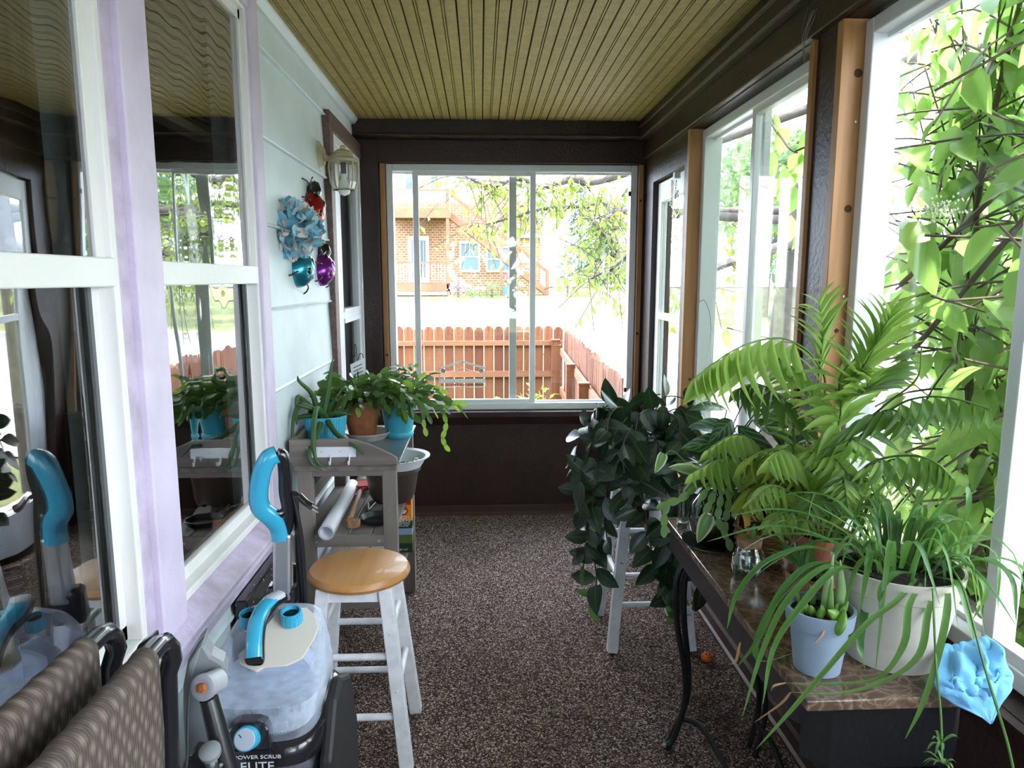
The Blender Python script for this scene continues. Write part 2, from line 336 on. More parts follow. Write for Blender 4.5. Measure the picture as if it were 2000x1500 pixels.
# lilac window casing
cs = struct('trim_house_windows')
for nm, b, mt in (('casing_board', (-.765, -.718, .40, .50, .60, ZC), mLilac), ('casing_board', (-.765, -.716, 1.535, 1.66, .70, ZC), mLilac), ('casing_edge', (-.765, -.732, 1.49, 1.535, .70, ZC), mLilac2),
                  ('casing_board', (-.765, -.722, 2.41, 2.50, .60, ZC), mLilac), ('casing_board', (-.765, -.72, .50, 1.50, 2.36, ZC), mLilac), ('casing_board', (-.765, -.72, 1.66, 2.40, 2.36, ZC), mLilac),
                  ('apron_board', (-.765, -.728, YF, 2.50, .585, .672), mLilac2)):
    M().box(*b).build(nm, mt, cs, bevel=.004)
M().prism([(-.765, .42, .672), (-.685, .42, .672), (-.682, .42, .69), (-.765, .42, .732)], (0, 2.08, 0)).build('window_sill', mLilac2, cs, bevel=.004)
M().prism([(-.765, .42, .63), (-.705, .42, .63), (-.705, .42, .672), (-.765, .42, .672)], (0, 2.08, 0)).build('sill_moulding', mLilac, cs, bevel=.006)
def sashwindow(name, y0, y1, z0, z1, zm=(1.505, 1.562), l=.055, r=.055):
    w_ = struct(name)
    m = M(); fx0, fx1 = -.80, -.732; t = .022
    m.box(fx0, fx1, y0, y0+t, z0, z1).box(fx0, fx1, y1-t, y1, z0, z1).box(fx0, fx1, y0+t, y1-t, z0, z0+t).box(fx0, fx1, y0+t, y1-t, z1-t, z1)
    m.build('window_frame', mCream, w_, bevel=.003)
    for nm, x0, x1, a, b in (('upper_sash', -.762, -.745, zm[0]+.02, z1-t), ('lower_sash', -.785, -.764, z0+t, zm[1]-.02)):
        m = M(); s = l-t
        m.box(x0, x1, y0+t, y0+t+s, a, b).box(x0, x1, y1-t-s, y1-t, a, b)
        if nm == 'upper_sash': m.box(x0, x1, y0+t, y1-t, b-.03, b)
        else: m.box(x0, x1, y0+t, y1-t, a, a+.035)
        m.build(nm, mCream, w_, bevel=.002)
        M().box((x0+x1)/2-.002, (x0+x1)/2+.001, y0+l, y1-l, a+(.035 if nm[0] == 'l' else 0), b-(.03 if nm[0] == 'u' else 0)).build('window_pane', mHGlass, w_)
    M().box(-.775, -.728, y0+t, y1-t, zm[0], zm[1]).build('meeting_rail', mCream, w_, bevel=.003)
    M().box(-.768, -.762, y1-l-.012, y1-l, z0+.06, zm[0]).build('weatherstrip', mSeal, w_)
    return w_
sashwindow('window_1', *W1, l=.055); sashwindow('window_2', *W2, l=.043)
# room behind the house glass
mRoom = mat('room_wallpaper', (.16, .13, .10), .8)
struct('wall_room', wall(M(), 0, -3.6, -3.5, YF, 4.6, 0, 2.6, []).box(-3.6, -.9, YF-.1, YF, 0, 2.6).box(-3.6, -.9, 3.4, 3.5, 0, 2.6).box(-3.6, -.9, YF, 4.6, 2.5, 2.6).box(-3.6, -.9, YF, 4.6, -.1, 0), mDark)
bl = thing('window_blind', 'cream slatted blind drawn half way down behind the narrower house window', 'blind', (-.90, 2.03, 2.30))
mSlat = mat('cream_blind_slat', (.62, .55, .42), .5)
sm = M().box(-.90-.022, -.90+.022, 1.60, 2.46, -.0015, .0015).mesh('slat', mSlat)
sl = Matrix.Rotation(R(18), 4, 'Y')
for i in range(17):
    mm = Matrix.Translation((-.90, 0, 2.315-i*.019)) @ sl @ Matrix.Translation((.90, 0, 0)); piece('slat', sm, bl, mm)
M().box(-.925, -.875, 1.60, 2.46, 1.965, 1.99).build('bottom_rail', mSlat, bl); M().box(-.93, -.87, 1.60, 2.46, 2.325, 2.37).build('head_rail', mSlat, bl)
mLace = mat('white_lace', (.62, .60, .56), .8)
la = M()
for k in range(9):
    a = 2*pi*k/9; la.lathe([(.028, -.002), (.028, .002)], (0, 0, 0), 12) if False else None
    la.add([(-.885, 1.93+.055*cos(a)+.03*cos(b), 1.90+.055*sin(a)+.03*sin(b)) for b in [2*pi*i/10 for i in range(10)]], [tuple(range(10))])
la.add([(-.886, 1.93+.022*cos(b), 1.90+.022*sin(b)) for b in [2*pi*i/10 for i in range(10)]], [tuple(range(10))])
la = la.build('lace_doily', mLace); tag(la, 'white lace flower hanging behind the upper house window glass', 'lace'); la.modifiers.new('solid', 'SOLIDIFY').thickness = .002
M2 = M().tube([(-.886, 1.93, 1.985), (-.886, 1.93, 1.97)], .002); M2.build('thread', mLace, la)
mCurt = mat('brown_curtain', (.17, .10, .07), .8, bump=(40, .3)); mCurt2 = mat('taupe_curtain', (.30, .25, .20), .8)
def curtain(x, y0, y1, z0, z1, m, label):
    k = M(); n = 40; vs = []
    for z in (z0, (z0+z1)/2, z1):
        for i in range(n+1): vs.append((x+.022*sin(i*1.35)+.008*sin(i*.5+z*2), y0+(y1-y0)*i/n+.02*sin(z*2), z))
    k.add(vs, [(j*(n+1)+i, j*(n+1)+i+1, (j+1)*(n+1)+i+1, (j+1)*(n+1)+i) for j in range(2) for i in range(n)])
    o = k.build('curtain', m, None, smooth=60); o.modifiers.new('solid', 'SOLIDIFY').thickness = .004; tag(o, label, 'curtain')
curtain(-.96, 1.42, 1.72, .25, 2.4, mCurt, 'red-brown curtain hanging at right behind the nearer house window')
curtain(-1.02, 1.15, 1.45, .25, 2.4, mCurt2, 'taupe curtain hanging behind the nearer house window, left of the red-brown one')
# house storm door
dr = struct('door_1'); y0, y1, z0, z1 = DH
M().box(-.765, -.715, 3.56, 3.645, 0, 2.32).box(-.765, -.715, 3.645, YB-.02, 2.235, 2.32).build('door_casing', mat('brown_casing', (.105, .058, .048), .5, var=(45, .4, (.2, .14, .12), .5), bump=(40, .4)), dr, bevel=.003)
M().box(-.80, -.722, 3.645, 3.72, 0, 2.235).box(-.80, -.722, 4.44, YB-.005, 0, 2.235).box(-.80, -.722, 3.72, 4.44, 2.19, 2.235).build('door_frame', mVinyl, dr, bevel=.004)
m = M(); dx0, dx1 = -.775, -.735
m.box(dx0, dx1, 3.725, 3.87, .03, 2.185).box(dx0, dx1, 4.36, 4.435, .03, 2.185).box(dx0, dx1, 3.87, 4.36, 2.08, 2.185).box(dx0, dx1, 3.87, 4.36, 1.30, 1.36).box(dx0, dx1, 3.87, 4.36, .03, .30)
m.build('storm_door_leaf', mVinyl, dr, bevel=.003)
M().box(-.757, -.754, 3.87, 4.36, 1.36, 2.08).box(-.757, -.754, 3.87, 4.36, .30, 1.30).build('door_pane', mGlass, dr)
M().box(-.83, -.80, 3.72, 4.44, .03, 2.19).build('inner_door', mat('dark_inner_door', (.055, .06, .07), .45), dr)
M().box(-.738, -.727, 3.86, 4.37, 1.345, 1.362).box(-.738, -.727, 3.86, 4.37, 1.285, 1.31).build('pane_retainer', mVinyl, dr)
for z in (.5, 1.45, 1.9): M().tube([(-.728, 4.445, z), (-.728, 4.445, z+.05)], .006).build('hinge', mSteel, dr)
# ================================================================ far wall
FW = (-.575, .975, .69, 2.215)
wb = struct('wall_back', wall(M(), 1, YB, YB+.11, XL-.1, XR+.14, -.3, ZC+.05, [FW]), mBrown)
M().box(XL-.02, -.615, YB-.035, YB, 0, 2.35).build('corner_post', mBrown, wb, bevel=.004)
M().box(XL-.02, XR, YB-.11, YB, 2.35, ZC+.005).box(XL-.02, XR, YB-.135, YB, 2.352, 2.368).build('beam', mBrown, wb, bevel=.006)
M().box(XL-.02, XR, YB-.03, YB, 2.218, 2.352).build('header_board', mBrown, wb, bevel=.004)
M().prism([(XL, YB, .60), (XL, YB-.03, .60), (XL, YB-.06, .655), (XL, YB-.06, .688), (XL, YB, .688)], (XR-XL, 0, 0)).build('sill_board', mBrown, wb, bevel=.004)
struct('baseboard_back', M().box(XL, XR, YB-.018, YB, 0, .06).prism([(XL, YB-.018, 0), (XL, YB-.036, 0), (XL, YB-.034, .012), (XL, YB-.018, .02)], (XR-XL, 0, 0)), mBrown2)
def plain(m_, b): return M().box(*b)
tj = struct('trim_1')
M().box(-.607, -.577, YB-.015, YB+.06, .69, 2.215).build('jamb_board', mPine, tj, bevel=.002)
M().box(.977, 1.007, YB-.015, YB+.06, .69, 2.215).build('jamb_board', mPine, tj, bevel=.002)
for x, z in ((-.59, 1.05), (.99, 1.18), (.99, 2.0)): M().lathe([(.009, 0), (.009, .002)], (x, YB-.0165, z), 10, (0, -1, 0)).build('knot', mKnot, tj)
def slider(name, p, u0, u1, z0, z1, o, um, gap, inner_first=True):
    """horizontal sliding window. p(u, z, d): point at u along wall, height z, depth d outward; o: depth of the face;
    um: position of the meeting stile; gap: how far the inner sash stands off its jamb"""
    w_ = struct(name); f = .042
    def bx(m, a, b, c, d, e, g):
        q = [p(u, z, k) for u in (a, b) for z in (c, d) for k in (e, g)]
        xs, ys, zs = zip(*q); m.box(min(xs), max(xs), min(ys), max(ys), min(zs), max(zs)); return m
    m = M(); bx(m, u0, u0+f, z0, z1, o, o+.085); bx(m, u1-f, u1, z0, z1, o, o+.085); bx(m, u0+f, u1-f, z0, z0+f, o, o+.085); bx(m, u0+f, u1-f, z1-f, z1, o, o+.085)
    m.build('window_frame', mVinyl, w_, bevel=.004)
    m = M(); bx(m, u0+f, u1-f, z0+f, z0+f+.012, o+.042, o+.048); bx(m, u0+f, u1-f, z1-f-.012, z1-f, o+.042, o+.048); m.build('sash_track', mVinyl, w_)
    s = .036; a, b = (gap, um+s/2)
    m = M(); bx(m, a, a+s, z0+f-.008, z1-f+.008, o+.012, o+.04); bx(m, b-s, b, z0+f-.008, z1-f+.008, o+.012, o+.04)
    bx(m, a+s, b-s, z0+f-.008, z0+f+s-.012, o+.012, o+.04); bx(m, a+s, b-s, z1-f-s+.012, z1-f+.008, o+.012, o+.04)
    m.build('sliding_sash', mVinyl, w_, bevel=.003)
    m = M(); bx(m, a+s, b-s, z0+f+s-.012, z1-f-s+.012, o+.025, o+.028); m.build('window_pane', mGlass, w_)
    return w_, bx
pf = lambda u, z, d: (u, YB+d, z)
w3, bx = slider('window_3', pf, FW[0], FW[1], FW[2], FW[3], .012, .327, -.415)
m = M(); bx(m, .18, .226, .745, 2.15, .055, .08); m.build('outer_sash_stile', mCream, w3, bevel=.002)
m = M(); bx(m, .226, .93, .735, 2.17, .066, .069); m.build('window_pane', mGlass, w3)
for z in (.80, 2.03):
    m = M(); bx(m, .918, .934, z, z+.028, .0, .02); m.build('sash_latch', mBlack, w3, bevel=.002)
m = M(); bx(m, -.415, -.405, 1.90, 1.98, .03, .05); m.build('pull', mSeal, w3)
# decal on the glass
mDecal = mat('white_decal', (.95, .95, .97), .5); mInk = mat('dark_ink', (.05, .05, .06), .6)
dc = thing('window_decal', 'white gable-shaped decal with two rosettes and a dark lettered strip on the far window', 'decal', (-.13, YB+.036, .90))
X0, X1, Zb, Zs, Zp, yd = -.268, .025, .835, .955, 1.0, YB+.0365
m = M()
for a, b, t_ in (((X0, Zs), (-.122, Zp), .012), ((-.122, Zp), (X1, Zs), .012), ((X0, Zb), (X0, Zs), .006), ((X1, Zb), (X1, Zs), .006), ((X0, Zb), (X1, Zb), .005), ((X0, .885), (X1, .885), .006), ((X0+.03, .925), (-.122, .958), .003), ((-.122, .958), (X1-.03, .925), .003)):
    m.bar((a[0], yd, a[1]), (b[0], yd, b[1]), t_, .001, up=(0, 1, 0))
m.build('outline', mDecal, dc)
for x in (X0+.025, X1-.025):
    m = M(); m.lathe([(.015, 0), (.015, .001), (.011, .001), (.011, 0)], (x, yd, .94), 16, (0, -1, 0)); m.lathe([(.006, 0), (.006, .001)], (x, yd, .94), 12, (0, -1, 0)); m.build('rosette', mDecal, dc)
M().box(X0+.004, X1-.004, yd, yd+.001, .862, .885).build('band', mDecal, dc)
m = M(); rr = random.Random(3)
for k in range(46):
    x = X0+.01+k*.006
    if rr.random() < .8: m.box(x, x+rr.uniform(.003, .0055), yd-.0006, yd-.0001, .842+rr.uniform(0, .004), .852+rr.uniform(0, .006))
m.build('worn_lettering', mInk, dc)
# ================================================================ right wall
R1 = (.74, 2.08, .69, 2.235); R2 = (2.22, 3.54, .69, 2.235); R0 = (-1.05, .60, .69, 2.235); DR = (3.62, 4.27, .0, 2.085)
wr = struct('wall_right', wall(M(), 0, XR, XR+.12, YF, YB+.11, -.3, ZC+.05, [R0, R1, R2, DR]), mBrown)
M().box(XR-.07, XR+.01, YF, YB-.1, 2.345, ZC+.005).box(XR-.082, XR, YF, YB-.12, 2.40, 2.42).build('crown_beam', mBrown, wr, bevel=.012)
M().box(XR-.025, XR+.01, YF, YB-.03, 2.24, 2.346).build('header_board', mBrown, wr, bevel=.004)
M().prism([(XR+.01, YF, .60), (XR-.012, YF, .62), (XR-.024, YF, .66), (XR-.024, YF, .688), (XR+.01, YF, .688)], (0, 3.55-YF, 0)).build('sill_board', mBrown, wr, bevel=.004)
struct('baseboard_right', M().box(XR-.018, XR, YF, 3.60, 0, .06).prism([(XR-.018, YF, 0), (XR-.032, YF, 0), (XR-.03, YF, .012), (XR-.018, YF, .016)], (0, 3.6-YF, 0)), mBrown2)
tr_ = struct('trim_2')
for a, b in ((2.045, 2.079), (2.221, 2.25), (3.505, 3.539), (.741, .775)):
    M().box(XR-.012, XR+.075, a, b, .69, 2.234).build('jamb_board', mPine, tr_, bevel=.002)
for x, y, z, r in ((1.055, 2.044, 1.72, .011), (1.058, 2.044, 2.09, .012), (1.045, 2.044, .95, .008), (1.05, 3.504, 1.02, .007), (1.045, 2.044, 1.37, .007)):
    M().lathe([(r, 0), (r*.9, .0015), (0, .002)], (x, y, z), 12, (0, -1, 0)).build('knot', mKnot, tr_)
for z in (1.12, 1.47, 1.96): M().lathe([(.005, 0), (.004, .002), (0, .0025)], (1.06, 2.044, z), 10, (0, -1, 0)).build('screw_head', mSteel, tr_)
pr = lambda u, z, d: (XR+d, u, z)
slider('window_4', pr, R1[0]+.036, R1[1]-.036, .70, 2.225, .05, 1.385, R1[0]+.04)
w5, bx = slider('window_5', pr, R2[0]+.032, R2[1]-.036, .70, 2.225, .05, 2.88, R2[0]+.07)
slider('window_6', pr, R0[0]+.01, R0[1]-.01, .70, 2.225, .05, -.2, R0[0]+.04)
for k, (a, b) in enumerate(((.78, 1.40), (2.26, 2.88))):        # outer panes and stiles of the same windows
    ww = bpy.data.objects[('window_4', 'window_5')[k]]; m = M(); m.box(XR+.115, XR+.118, b-.01, b+.66, .74, 2.19); m.build('window_pane', mGlass, ww)
    m = M(); m.box(XR+.102, XR+.13, b-.012, b+.024, .74, 2.19); m.build('outer_sash_stile', mVinyl, ww, bevel=.002)
# screen door
d2 = struct('door_2'); a, b = 3.625, 4.265; x0, x1 = XR+.03, XR+.065
m = M().box(x0, x1, a, a+.085, .02, 2.075).box(x0, x1, b-.085, b, .02, 2.075).box(x0, x1, a+.085, b-.085, 1.96, 2.075).box(x0, x1, a+.085, b-.085, 1.285, 1.325).box(x0, x1, a+.085, b-.085, .02, .25)
m.build('screen_door_leaf', mVinyl, d2, bevel=.004); M().box(x0+.015, x0+.018, a+.085, b-.085, .25, 1.96).build('door_pane', mGlass, d2)
ds = thing('door_spring', 'coiled closer spring and dangling chain at the top of the screen door', 'spring', (XR-.01, 3.70, 2.03))
p = [(XR-.012+.009*cos(t*.9), 3.80+.009*sin(t*.9), 2.035-.0012*t) for t in range(110)]
M().tube(p, .0016, 5).build('coil', mSteel, ds); M().box(XR-.03, XR, 3.69, 3.72, 2.03, 2.06).build('bracket', mVinyl, ds); M().tube([(XR-.02, 3.70, 2.045), (XR-.012, 3.80, 2.04)], .002).build('hook', mSteel, ds); M().tube([(XR-.012, 3.80, 1.905), (XR-.015, 3.78, 1.89)], .002).build('hook', mSteel, ds)
def chain(parent, pts, mt, r=.0045, name='chain_link'):
    p = spline(pts, 14); acc = 0; last = p[0]; n = 0
    ring = M().tube([(r*cos(t), 0, r*1.5*sin(t)) for t in [2*pi*k/8 for k in range(9)]], .0011, 4).mesh(name, mt, 60)
    for q in p[1:]:
        acc += (q-last).length
        if acc > r*2.3: mm = frame(q, (0, 1, 0) if n % 2 else (1, 0, 0), (q-last)); piece(name, ring, parent, mm); acc = 0; n += 1
        last = q
chain(ds, [(XR-.02, 3.69, 2.03), (XR-.02, 3.70, 1.93), (XR-.018, 3.66, 1.96), (XR-.02, 3.655, 1.80), (XR-.02, 3.65, 1.62)], mBlack)
# rear wall behind the camera; its unseen window is added to let daylight in
RW = (-.55, .85, .69, 2.215)
struct('wall_front', wall(M(), 1, YF-.1, YF, XL-.1, XR+.12, -.3, ZC+.05, [RW]), mBrown)
slider('added_rear_window', lambda u, z, d: (u, YF-d, z), RW[0], RW[1], RW[2], RW[3], .01, .15, RW[0]+.02)
# unseen roof and house mass around the porch, added to block the sun
struct('trim_unseen_roof', M().box(XL-5, XR+.55, YF-.6, YB+.55, ZC+.12, ZC+.28), mat('roof_grey', (.1, .1, .1), .8))
struct('wall_unseen_house', M().box(-5.7, -3.65, YF-4, YB+.05, -.6, 5.4).box(-3.65, -.87, YF-4, YB+.05, 2.75, 5.4), mSiding)
# ================================================================ outdoors
def zg(y, x=0):
    y = max(y, 0); z = -.62
    if y > 10: z += min(y-10, 10)*.063
    if y > 20: z += min(y-20, 13)*.0615
    return z
mGrass = mat('dry_lawn', (.055, .072, .013), .9, var=(.9, .4, (.115, .11, .034)), bump=(30, .5))
mConc = mat('pale_concrete', (.40, .38, .37), .85, var=(3, .15)); mRoad = mat('pale_asphalt', (.36, .34, .34), .9, var=(2, .15), bump=(60, .3))
m = M(); ys = [-30, 0, 5, 10, 15, 20, 25, 33, 60, 200]; xs = [-60, -10, 0, 10, 30, 120]
m.add([(x, y, zg(y)) for y in ys for x in xs], [(j*6+i, j*6+i+1, (j+1)*6+i+1, (j+1)*6+i) for j in range(9) for i in range(5)])
struct('ground', m, mGrass)
def strip(name, x0, x1, y0, y1, mt, dz=.03):
    yy = [y0]+[y for y in ys if y0 < y < y1]+[y1]; m = M()
    m.add([(x, y, zg(y)+dz) for y in yy for x in (x0, x1)], [(2*j, 2*j+1, 2*j+3, 2*j+2) for j in range(len(yy)-1)]); return struct(name, m, mt)
strip('sidewalk', 1.45, 3.0, -20, 20.5, mConc, .035); strip('road', 4.4, 14, -30, 20.5, mRoad, .03); strip('driveway', 2.2, 14.2, 15.6, 20.4, mConc, .03)
strip('path', 3.0, 4.4, 8.5, 15.6, mConc, .03); strip('street', -60, 60, 60, 150, mRoad, .05); strip('curb', 14, 14.3, -30, 20, mConc, .12)
# ---- garden fence
mFen = [mat('cedar_picket_%s' % k, c, .7, wood=(2, 14, d), bump=(40, .2)) for k, c, d in (('light', (.23, .088, .034), (.15, .046, .017)), ('mid', (.185, .06, .023), (.12, .033, .013)), ('dark', (.15, .047, .018), (.095, .027, .011)))]
mRail = mat('cedar_rail', (.27, .12, .058), .7, wood=(0, 12, (.20, .08, .038)))
fc = thing('picket_fence', 'red-brown cedar picket fence with dog-eared tops across the small yard', 'fence', (0, 10.5, -.62))
def picket(mt, hgt):
    w_ = .068; o = [(-w_, 0, 0), (w_, 0, 0), (w_, 0, hgt-.05), (w_*.45, 0, hgt), (-w_*.45, 0, hgt), (-w_, 0, hgt-.05)]
    return M().prism(o, (0, .018, 0)).mesh('picket', mt)
pk = [picket(m_, 1.44+dz) for m_ in mFen for dz in (0, .012)]
for i in range(18):
    piece('picket', pk[rnd.randrange(6)], fc, Matrix.Translation((-1.36+i*.1475, 10.5, -.62+rnd.uniform(-.008, .008))))
for z in (-.35, .10, .57): M().box(-1.45, 1.2, 10.455, 10.495, z-.02, z+.07 if z < .5 else z+.05).build('rail', mRail, fc)
M().box(-1.42, -1.33, 10.36, 10.45, -.62, .66).build('post', mRail, fc); M().box(1.04, 1.15, 10.35, 10.45, -.62, .63).build('post', mFen[0], fc)
M().box(-1.43, -1.32, 10.35, 10.46, .66, .675).box(1.03, 1.16, 10.34, 10.46, .63, .645).build('post_cap', mRail, fc)
c0 = V((1.22, 10.4, -.62)); c1 = V((.98, 4.72, -.62)); sp = thing('picket_fence', 'red-brown cedar picket fence running from its far corner back towards the porch', 'fence', tuple(c0))
n = 38; d = (c1-c0)
for i in range(n):
    q = c0+d*((i+.5)/n); mm = Matrix.Translation(q+V((0, 0, rnd.uniform(-.012, .012)))) @ Matrix.Rotation(math.atan2(d.y, d.x)+R(rnd.uniform(-3, 3)), 4, 'Z'); piece('picket', pk[rnd.randrange(6)], sp, mm)
for z in (.47, -.1): M().bar(c0+V((-.04, 0, z+.62)), c1+V((-.04, 0, z+.62)), .04, .09).build('rail', mRail, sp)
for k in (.0, .42, .68, .98):
    q = c0+d*k+V((-.10, 0, 0)); M().box(q.x-.05, q.x+.05, q.y-.05, q.y+.05, -.62, .55).build('post', mFen[0], sp); M().box(q.x-.055, q.x+.055, q.y-.055, q.y+.055, .55, .565).build('post_cap', mRail, sp)
# ---- neighbour's brick house, porch deck and stairs
def brick():
    m = mat('tan_brick', (.36, .18, .08), .8); t = m.node_tree; n = t.nodes; L = t.links.new
    co = n.new('ShaderNodeTexCoord'); mp = n.new('ShaderNodeMapping'); mp.inputs['Rotation'].default_value = (pi/2, 0, 0); b = n.new('ShaderNodeTexBrick')
    b.inputs['Color1'].default_value = (.30, .14, .05, 1); b.inputs['Color2'].default_value = (.21, .095, .035, 1); b.inputs['Mortar'].default_value = (.4, .32, .24, 1); b.inputs['Scale'].default_value = 2.2; b.inputs['Mortar Size'].default_value = .03
    L(co.outputs['Object'], mp.inputs[0]); L(mp.outputs[0], b.inputs[0]); L(b.outputs[0], n['Principled BSDF'].inputs['Base Color']); return m
mBrick = brick(); mDeck = mat('weathered_deck_timber', (.22, .10, .05), .75, var=(2, .2)); mShing = mat('dark_red_shingles', (.13, .055, .055), .85, bump=(8, .5), var=(6, .3))
mWht = mat('white_siding', (.55, .55, .56), .6); mPane = mat('dark_house_pane', (.03, .05, .06), .1, spec=.8); mPane2 = mat('curtained_pane', (.12, .19, .19), .3)
hb = thing('brick_house', 'tan brick house with timber deck and long outside stairs beyond the lawn', 'house', (0, 34.5, .82))
Y0 = 34.6; g = .80
M().box(-6.5, 1.9, Y0, Y0+8, g, 5.1).build('wall', mBrick, hb); M().box(-6.5, -.4, Y0+.02, Y0+8, 5.1, 8.3).build('upper_wall', mWht, hb)
M().prism([(-.5, Y0+.05, 5.0), (.8, Y0+.05, 6.4), (2.1, Y0+.05, 5.0)], (0, 8, 0)).build('gable_roof', mat('straw_siding', (.34, .26, .10), .7), hb)
M().box(1.8, 3.05, Y0-.1, Y0+.0, 3.48, 3.62).build('fascia', mWht, hb)
M().box(1.9, 2.9, Y0+.1, Y0+6, g, 3.6).build('side_wing', mBrick, hb); M().prism([(1.85, Y0, 3.6), (3.0, Y0, 3.6), (2.7, Y0+1.6, 5.3), (1.85, Y0+1.6, 5.3)], (0, 4, 0)).build('wing_roof', mShing, hb)
def hwin(x0, x1, z0, z1, y=Y0, bars=0, pm_=mPane):
    f = M(); t = .09; f.box(x0-t, x0, y-.08, y, z0-t, z1+t).box(x1, x1+t, y-.08, y, z0-t, z1+t).box(x0, x1, y-.08, y, z1, z1+t).box(x0, x1, y-.08, y, z0-t, z0).box(x0, x1, y-.06, y, (z0+z1)/2-.03, (z0+z1)/2+.03)
    for k in range(bars): xx = x0+(x1-x0)*(k+1)/(bars+1); f.box(xx-.015, xx+.015, y-.06, y-.02, (z0+z1)/2, z1)
    f = f.build('window', mWht, hb); M().box(x0, x1, y-.03, y-.01, z0, z1).build('pane', pm_, f)
hwin(-.92, -.12, 1.95, 3.2, bars=3, pm_=mPane2); hwin(.35, 1.35, 1.95, 3.0, pm_=mPane2); hwin(-3.5, -2.9, 5.7, 7.2, pm_=mPane); hwin(-2.3, -2.0, 5.7, 7.2, pm_=mPane); hwin(-5.2, -4.7, 5.7, 7.2)
f = M().box(-3.45, -2.45, Y0-.06, Y0, 1.35, 3.55).build('door', mWht, hb); M().box(-3.28, -2.62, Y0-.08, Y0-.05, 1.6, 3.35).build('door_pane', mPane, f)
for k in range(4): M().box(-3.2+k*.16, -3.18+k*.16, Y0-.10, Y0-.08, 1.6, 3.3).build('door_bar', mWht, f)
D0, D1 = Y0-2.4, Y0
M().box(-4.3, -1.35, D0, D1, 1.2, 1.32).box(-4.3, -1.35, D0, D0+.06, .98, 1.2).build('lower_deck', mDeck, hb); M().box(-4.3, -1.35, D0, D1, 4.32, 4.46).box(-4.35, -1.3, D0-.04, D0+.04, 4.20, 4.5).build('upper_deck', mDeck, hb)
for x in (-4.2, -1.45): M().box(x-.07, x+.07, D0, D0+.14, g, 5.5).build('deck_post', mDeck, hb)
la_ = M()
for k in range(26): la_.bar((-4.2+k*.11, D0+.03, g), (-4.2+k*.11-.2, D0+.03, 1.0), .012, .02) if 0 < k else None
for k in range(5): la_.box(-4.2, -1.45, D0+.02, D0+.04, g+.02+k*.04, g+.035+k*.04)
la_.build('lattice', mWht, hb, kind='stuff')
for zb, nm in ((1.32, 'lower_railing'), (4.46, 'upper_railing')):
    q = M().box(-4.2, -1.45, D0+.02, D0+.08, zb+.9, zb+.97).box(-4.2, -1.45, D0+.03, D0+.07, zb+.1, zb+.14).build(nm, mDeck, hb)
    for k in range(20): M().box(-4.15+k*.14, -4.12+k*.14, D0+.035, D0+.065, zb+.12, zb+.92).build('baluster', mDeck if zb > 3 else mWht, q)
S0 = V((-1.35, D0+.5, 4.4)); S1 = V((3.05, D0+.5, .95))
st = M()
for dy in (0, 1.0): st.bar(S0+V((0, dy, -.05)), S1+V((0, dy, -.05)), .05, .26)
st.build('stair_stringer', mDeck, hb)
stp = M().box(-.15, .15, 0, 1.0, -.02, .02).mesh('stair_step', mDeck)
for k in range(17): piece('stair_step', stp, hb, Matrix.Translation(S0+(S1-S0)*((k+.5)/17)+V((0, 0, .02))))
hr = M(); 
for dy in (0, 1.0): hr.bar(S0+V((0, dy, .95)), S1+V((0, dy, .95)), .05, .09)
hr = hr.build('stair_rail', mDeck, hb)
for k in range(30):
    q = S0+(S1-S0)*((k+.5)/30); M().box(q.x-.016, q.x+.016, q.y-.016, q.y+.016, q.z+.05, q.z+.93).build('baluster', mDeck, hr)
for x, zt in ((.95, 3.55), (2.35, 2.4), (3.05, 1.95)): M().box(x-.07, x+.07, D0+.43, D0+.57, g, zt).build('stair_post', mDeck, hb)
M().lathe([(.001, 0), (.22, 0), (.28, .42), (.25, .42)], (1.25, D0-.6, g), 16).build('tub', mat('blue_tub', (.05, .18, .42), .5), None).select_set(False)
o = bpy.data.objects['tub']; o.name = 'flower_tub'; tag(o, 'blue tub of red flowers standing beside the brick house', 'planter')
mRedF = mat('red_blossom', (.45, .05, .09), .6); mPinkF = mat('pink_blossom', (.5, .22, .42), .6)
mTree = leafmat('tree_leaf', (.13, .20, .035), (.24, .31, .05), .5, .5); mTree2 = leafmat('bush_leaf', (.09, .19, .07), (.17, .27, .10), .5, .4); mPineN = leafmat('pine_needles', (.045, .11, .075), (.08, .17, .11), .6, .2)
mBark = mat('grey_bark', (.10, .085, .075), .9, bump=(25, .8), var=(12, .4))
lq = leafmesh('leaf_cluster', mTree, n=2, droop=.2, fold=.2)
def cloud(parent, name, mt, blobs, n, s, kind='stuff', me=None, seed=1):
    r_ = random.Random(seed); L = []
    tot = sum(b[3]**2 for b in blobs)
    for cx, cy_, cz, rx, ry, rz in [(b+(b[3], b[3]))[:6] if len(b) == 4 else b for b in blobs]:
        for _ in range(int(n*rx*rx/tot)):
            u = V((r_.gauss(0, 1), r_.gauss(0, 1), r_.gauss(0, 1))).normalized(); k = r_.uniform(.55, 1.05)
            p = V((cx+u.x*rx*k, cy_+u.y*ry*k, cz+u.z*rz*k)); dd = V((r_.gauss(0, 1), r_.gauss(0, 1), r_.gauss(-.5, .7)))
            L.append(frame(p, dd, (r_.gauss(0, .5), r_.gauss(0, .5), 1), s*r_.uniform(.7, 1.3)))
    return joinleaves(name, me or lq, L, mt, parent, kind)
fl = thing('red_flowers', 'red flowers growing in the blue tub by the brick house', 'flowers', (1.25, D0-.6, g+.42))
cloud(fl, 'blossoms', mRedF, [(1.15, D0-.6, g+.78, .2, .2, .3)], 120, .09); cloud(fl, 'leaves', mTree2, [(1.3, D0-.6, g+.6, .28, .28, .2)], 140, .12)
